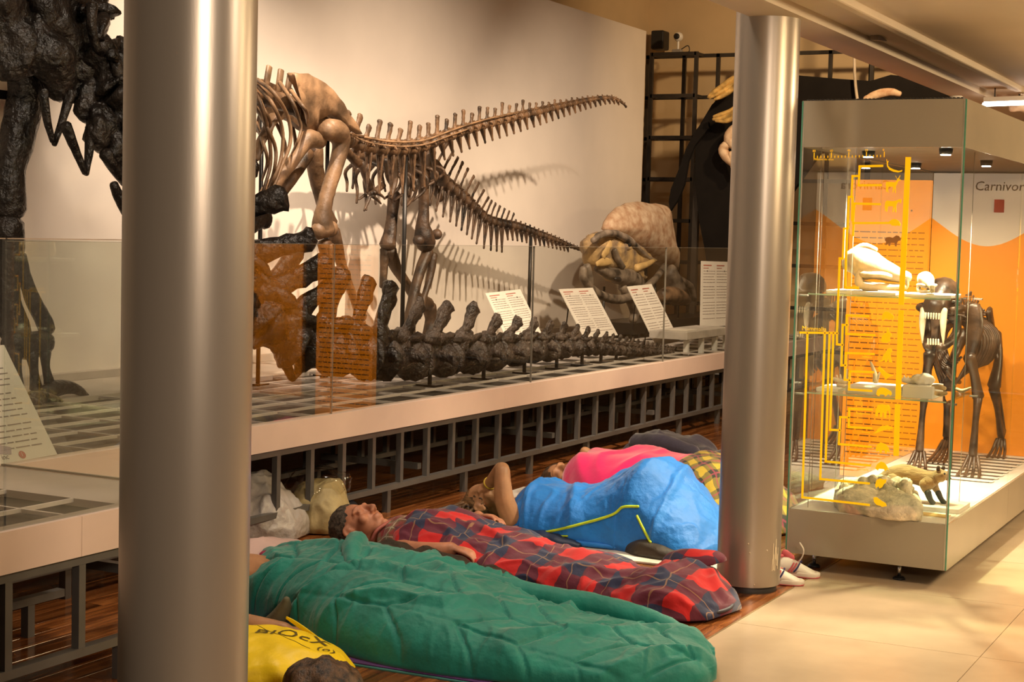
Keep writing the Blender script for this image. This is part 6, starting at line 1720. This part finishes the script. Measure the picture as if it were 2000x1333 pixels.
# sneakers by the right column
def sneaker(o, yaw, label, strap):
    t = thing('sneaker', o, label, 'shoe', 'pair of sneakers')
    Mx = Matrix.Translation(Vector(o)) @ Matrix.Rotation(R(yaw), 4, 'Z')
    wh = mat('white_leather', (.76, .68, .60), .5, var=.04, bump=.1)
    pnk = mat('pink_trim', (.72, .13, .16), .55)
    nav = mat('navy_stripe', (.03, .03, .16), .5)
    L_ = .225
    prof = [(-.5, .030, .0), (-.46, .034, .0), (-.3, .036, 0), (-.05, .034, .0), (.2, .042, .0), (.38, .040, 0), (.47, .030, 0), (.5, .014, 0)]
    def ringz(sc, z, dz=0):
        R_ = []
        for x, w, _ in prof: R_.append(Vector((x * L_ * (1 if abs(x) < .49 else sc), w * sc, z)))
        for x, w, _ in prof[::-1]: R_.append(Vector((x * L_ * (1 if abs(x) < .49 else sc), -w * sc, z)))
        return [Mx @ p for p in R_]
    def sole(b): b.loft([ringz(1.0, .001), ringz(1.06, .008), ringz(1.06, .020), ringz(1.0, .024)])
    part('sole', wh, t, sole, angle=50)
    def trim(b): b.loft([ringz(1.02, .0005), ringz(1.065, .004), ringz(1.02, .006)])
    part('sole_trim', pnk, t, trim)
    def upper(b):
        sec = []
        for k in range(15):
            x = -.47 + .95 * k / 14
            w = .034 + .006 * math.sin((x + .5) * 3.0) - (.018 if k == 14 else 0) - (.008 if k == 0 else 0)
            h = (.088 if x < -.12 else .088 - (x + .12) * .11) - (.02 if k == 14 else 0)
            sec.append([Mx @ Vector((x * L_, w * math.cos(th) * (1 - .32 * max(0, math.sin(th))), .018 + (h - .018) * max(0, math.sin(th)) ** .7)) for th in [math.pi * j / 12 for j in range(13)]])
        b.loft(sec, closed=False)
        bmesh.ops.holes_fill(b.bm, edges=b.bm.edges[:], sides=0)
    part('upper', wh, t, upper)
    for i, (x, m_) in enumerate(((-.06, pnk), (.0, pnk), (.06, nav))):
        for e in (-1, 1):
            part('side_stripe', m_, t, lambda b: b.tube([tuple(Mx @ Vector((x * L_ - .012, e * .0405, .026))) + (.004,), tuple(Mx @ Vector((x * L_ + .002, e * .0385, .045))) + (.004,), tuple(Mx @ Vector((x * L_ + .012, e * .031, .066))) + (.004,)], 6, 3))
    part('collar', pnk, t, lambda b: b.tube([tuple(Mx @ Vector((-.05 * 1 - .055 + .045 * math.cos(a), .026 * math.sin(a), .088 + .004 * math.cos(a)))) + (.008,) for a in [k * math.pi / 6 for k in range(13)]], 8, 2))
    part('opening', mat('pink_lining_cloth', (.5, .12, .12), .8), t, lambda b: b.blob(tuple(Mx @ Vector((-.105, 0, .083))), (.03, .03, .012), sub=2))
    part('tongue', pnk, t, lambda b: b.tube([tuple(Mx @ Vector((-.02, 0, .082))) + (.02,), tuple(Mx @ Vector((-.05, 0, .105))) + (.019,)], 8, 2, flat=.4, up=(0, 0, 1)))
    if strap:
        part('open_strap', wh, t, lambda b: b.tube([tuple(Mx @ Vector(p)) + (.011,) for p in ((.02, .0, .072), (.035, 0, .10), (.037, 0, .13), (.022, .0, .155))], 8, 4, flat=.3, up=tuple(Mx.to_3x3() @ Vector((0, 1, 0)))))
    else:
        part('strap', wh, t, lambda b: b.tube([tuple(Mx @ Vector(p)) + (.010,) for p in ((.005, -.036, .05), (.0, -.018, .078), (.0, .018, .078), (.005, .036, .05))], 8, 3, flat=.3))
    return t
sneaker((7.19, 2.275, .001), -76, 'white and pink sneaker half behind the right column', False)
sneaker((7.40, 2.262, .001), -80, 'white and pink sneaker with its strap standing open', True)
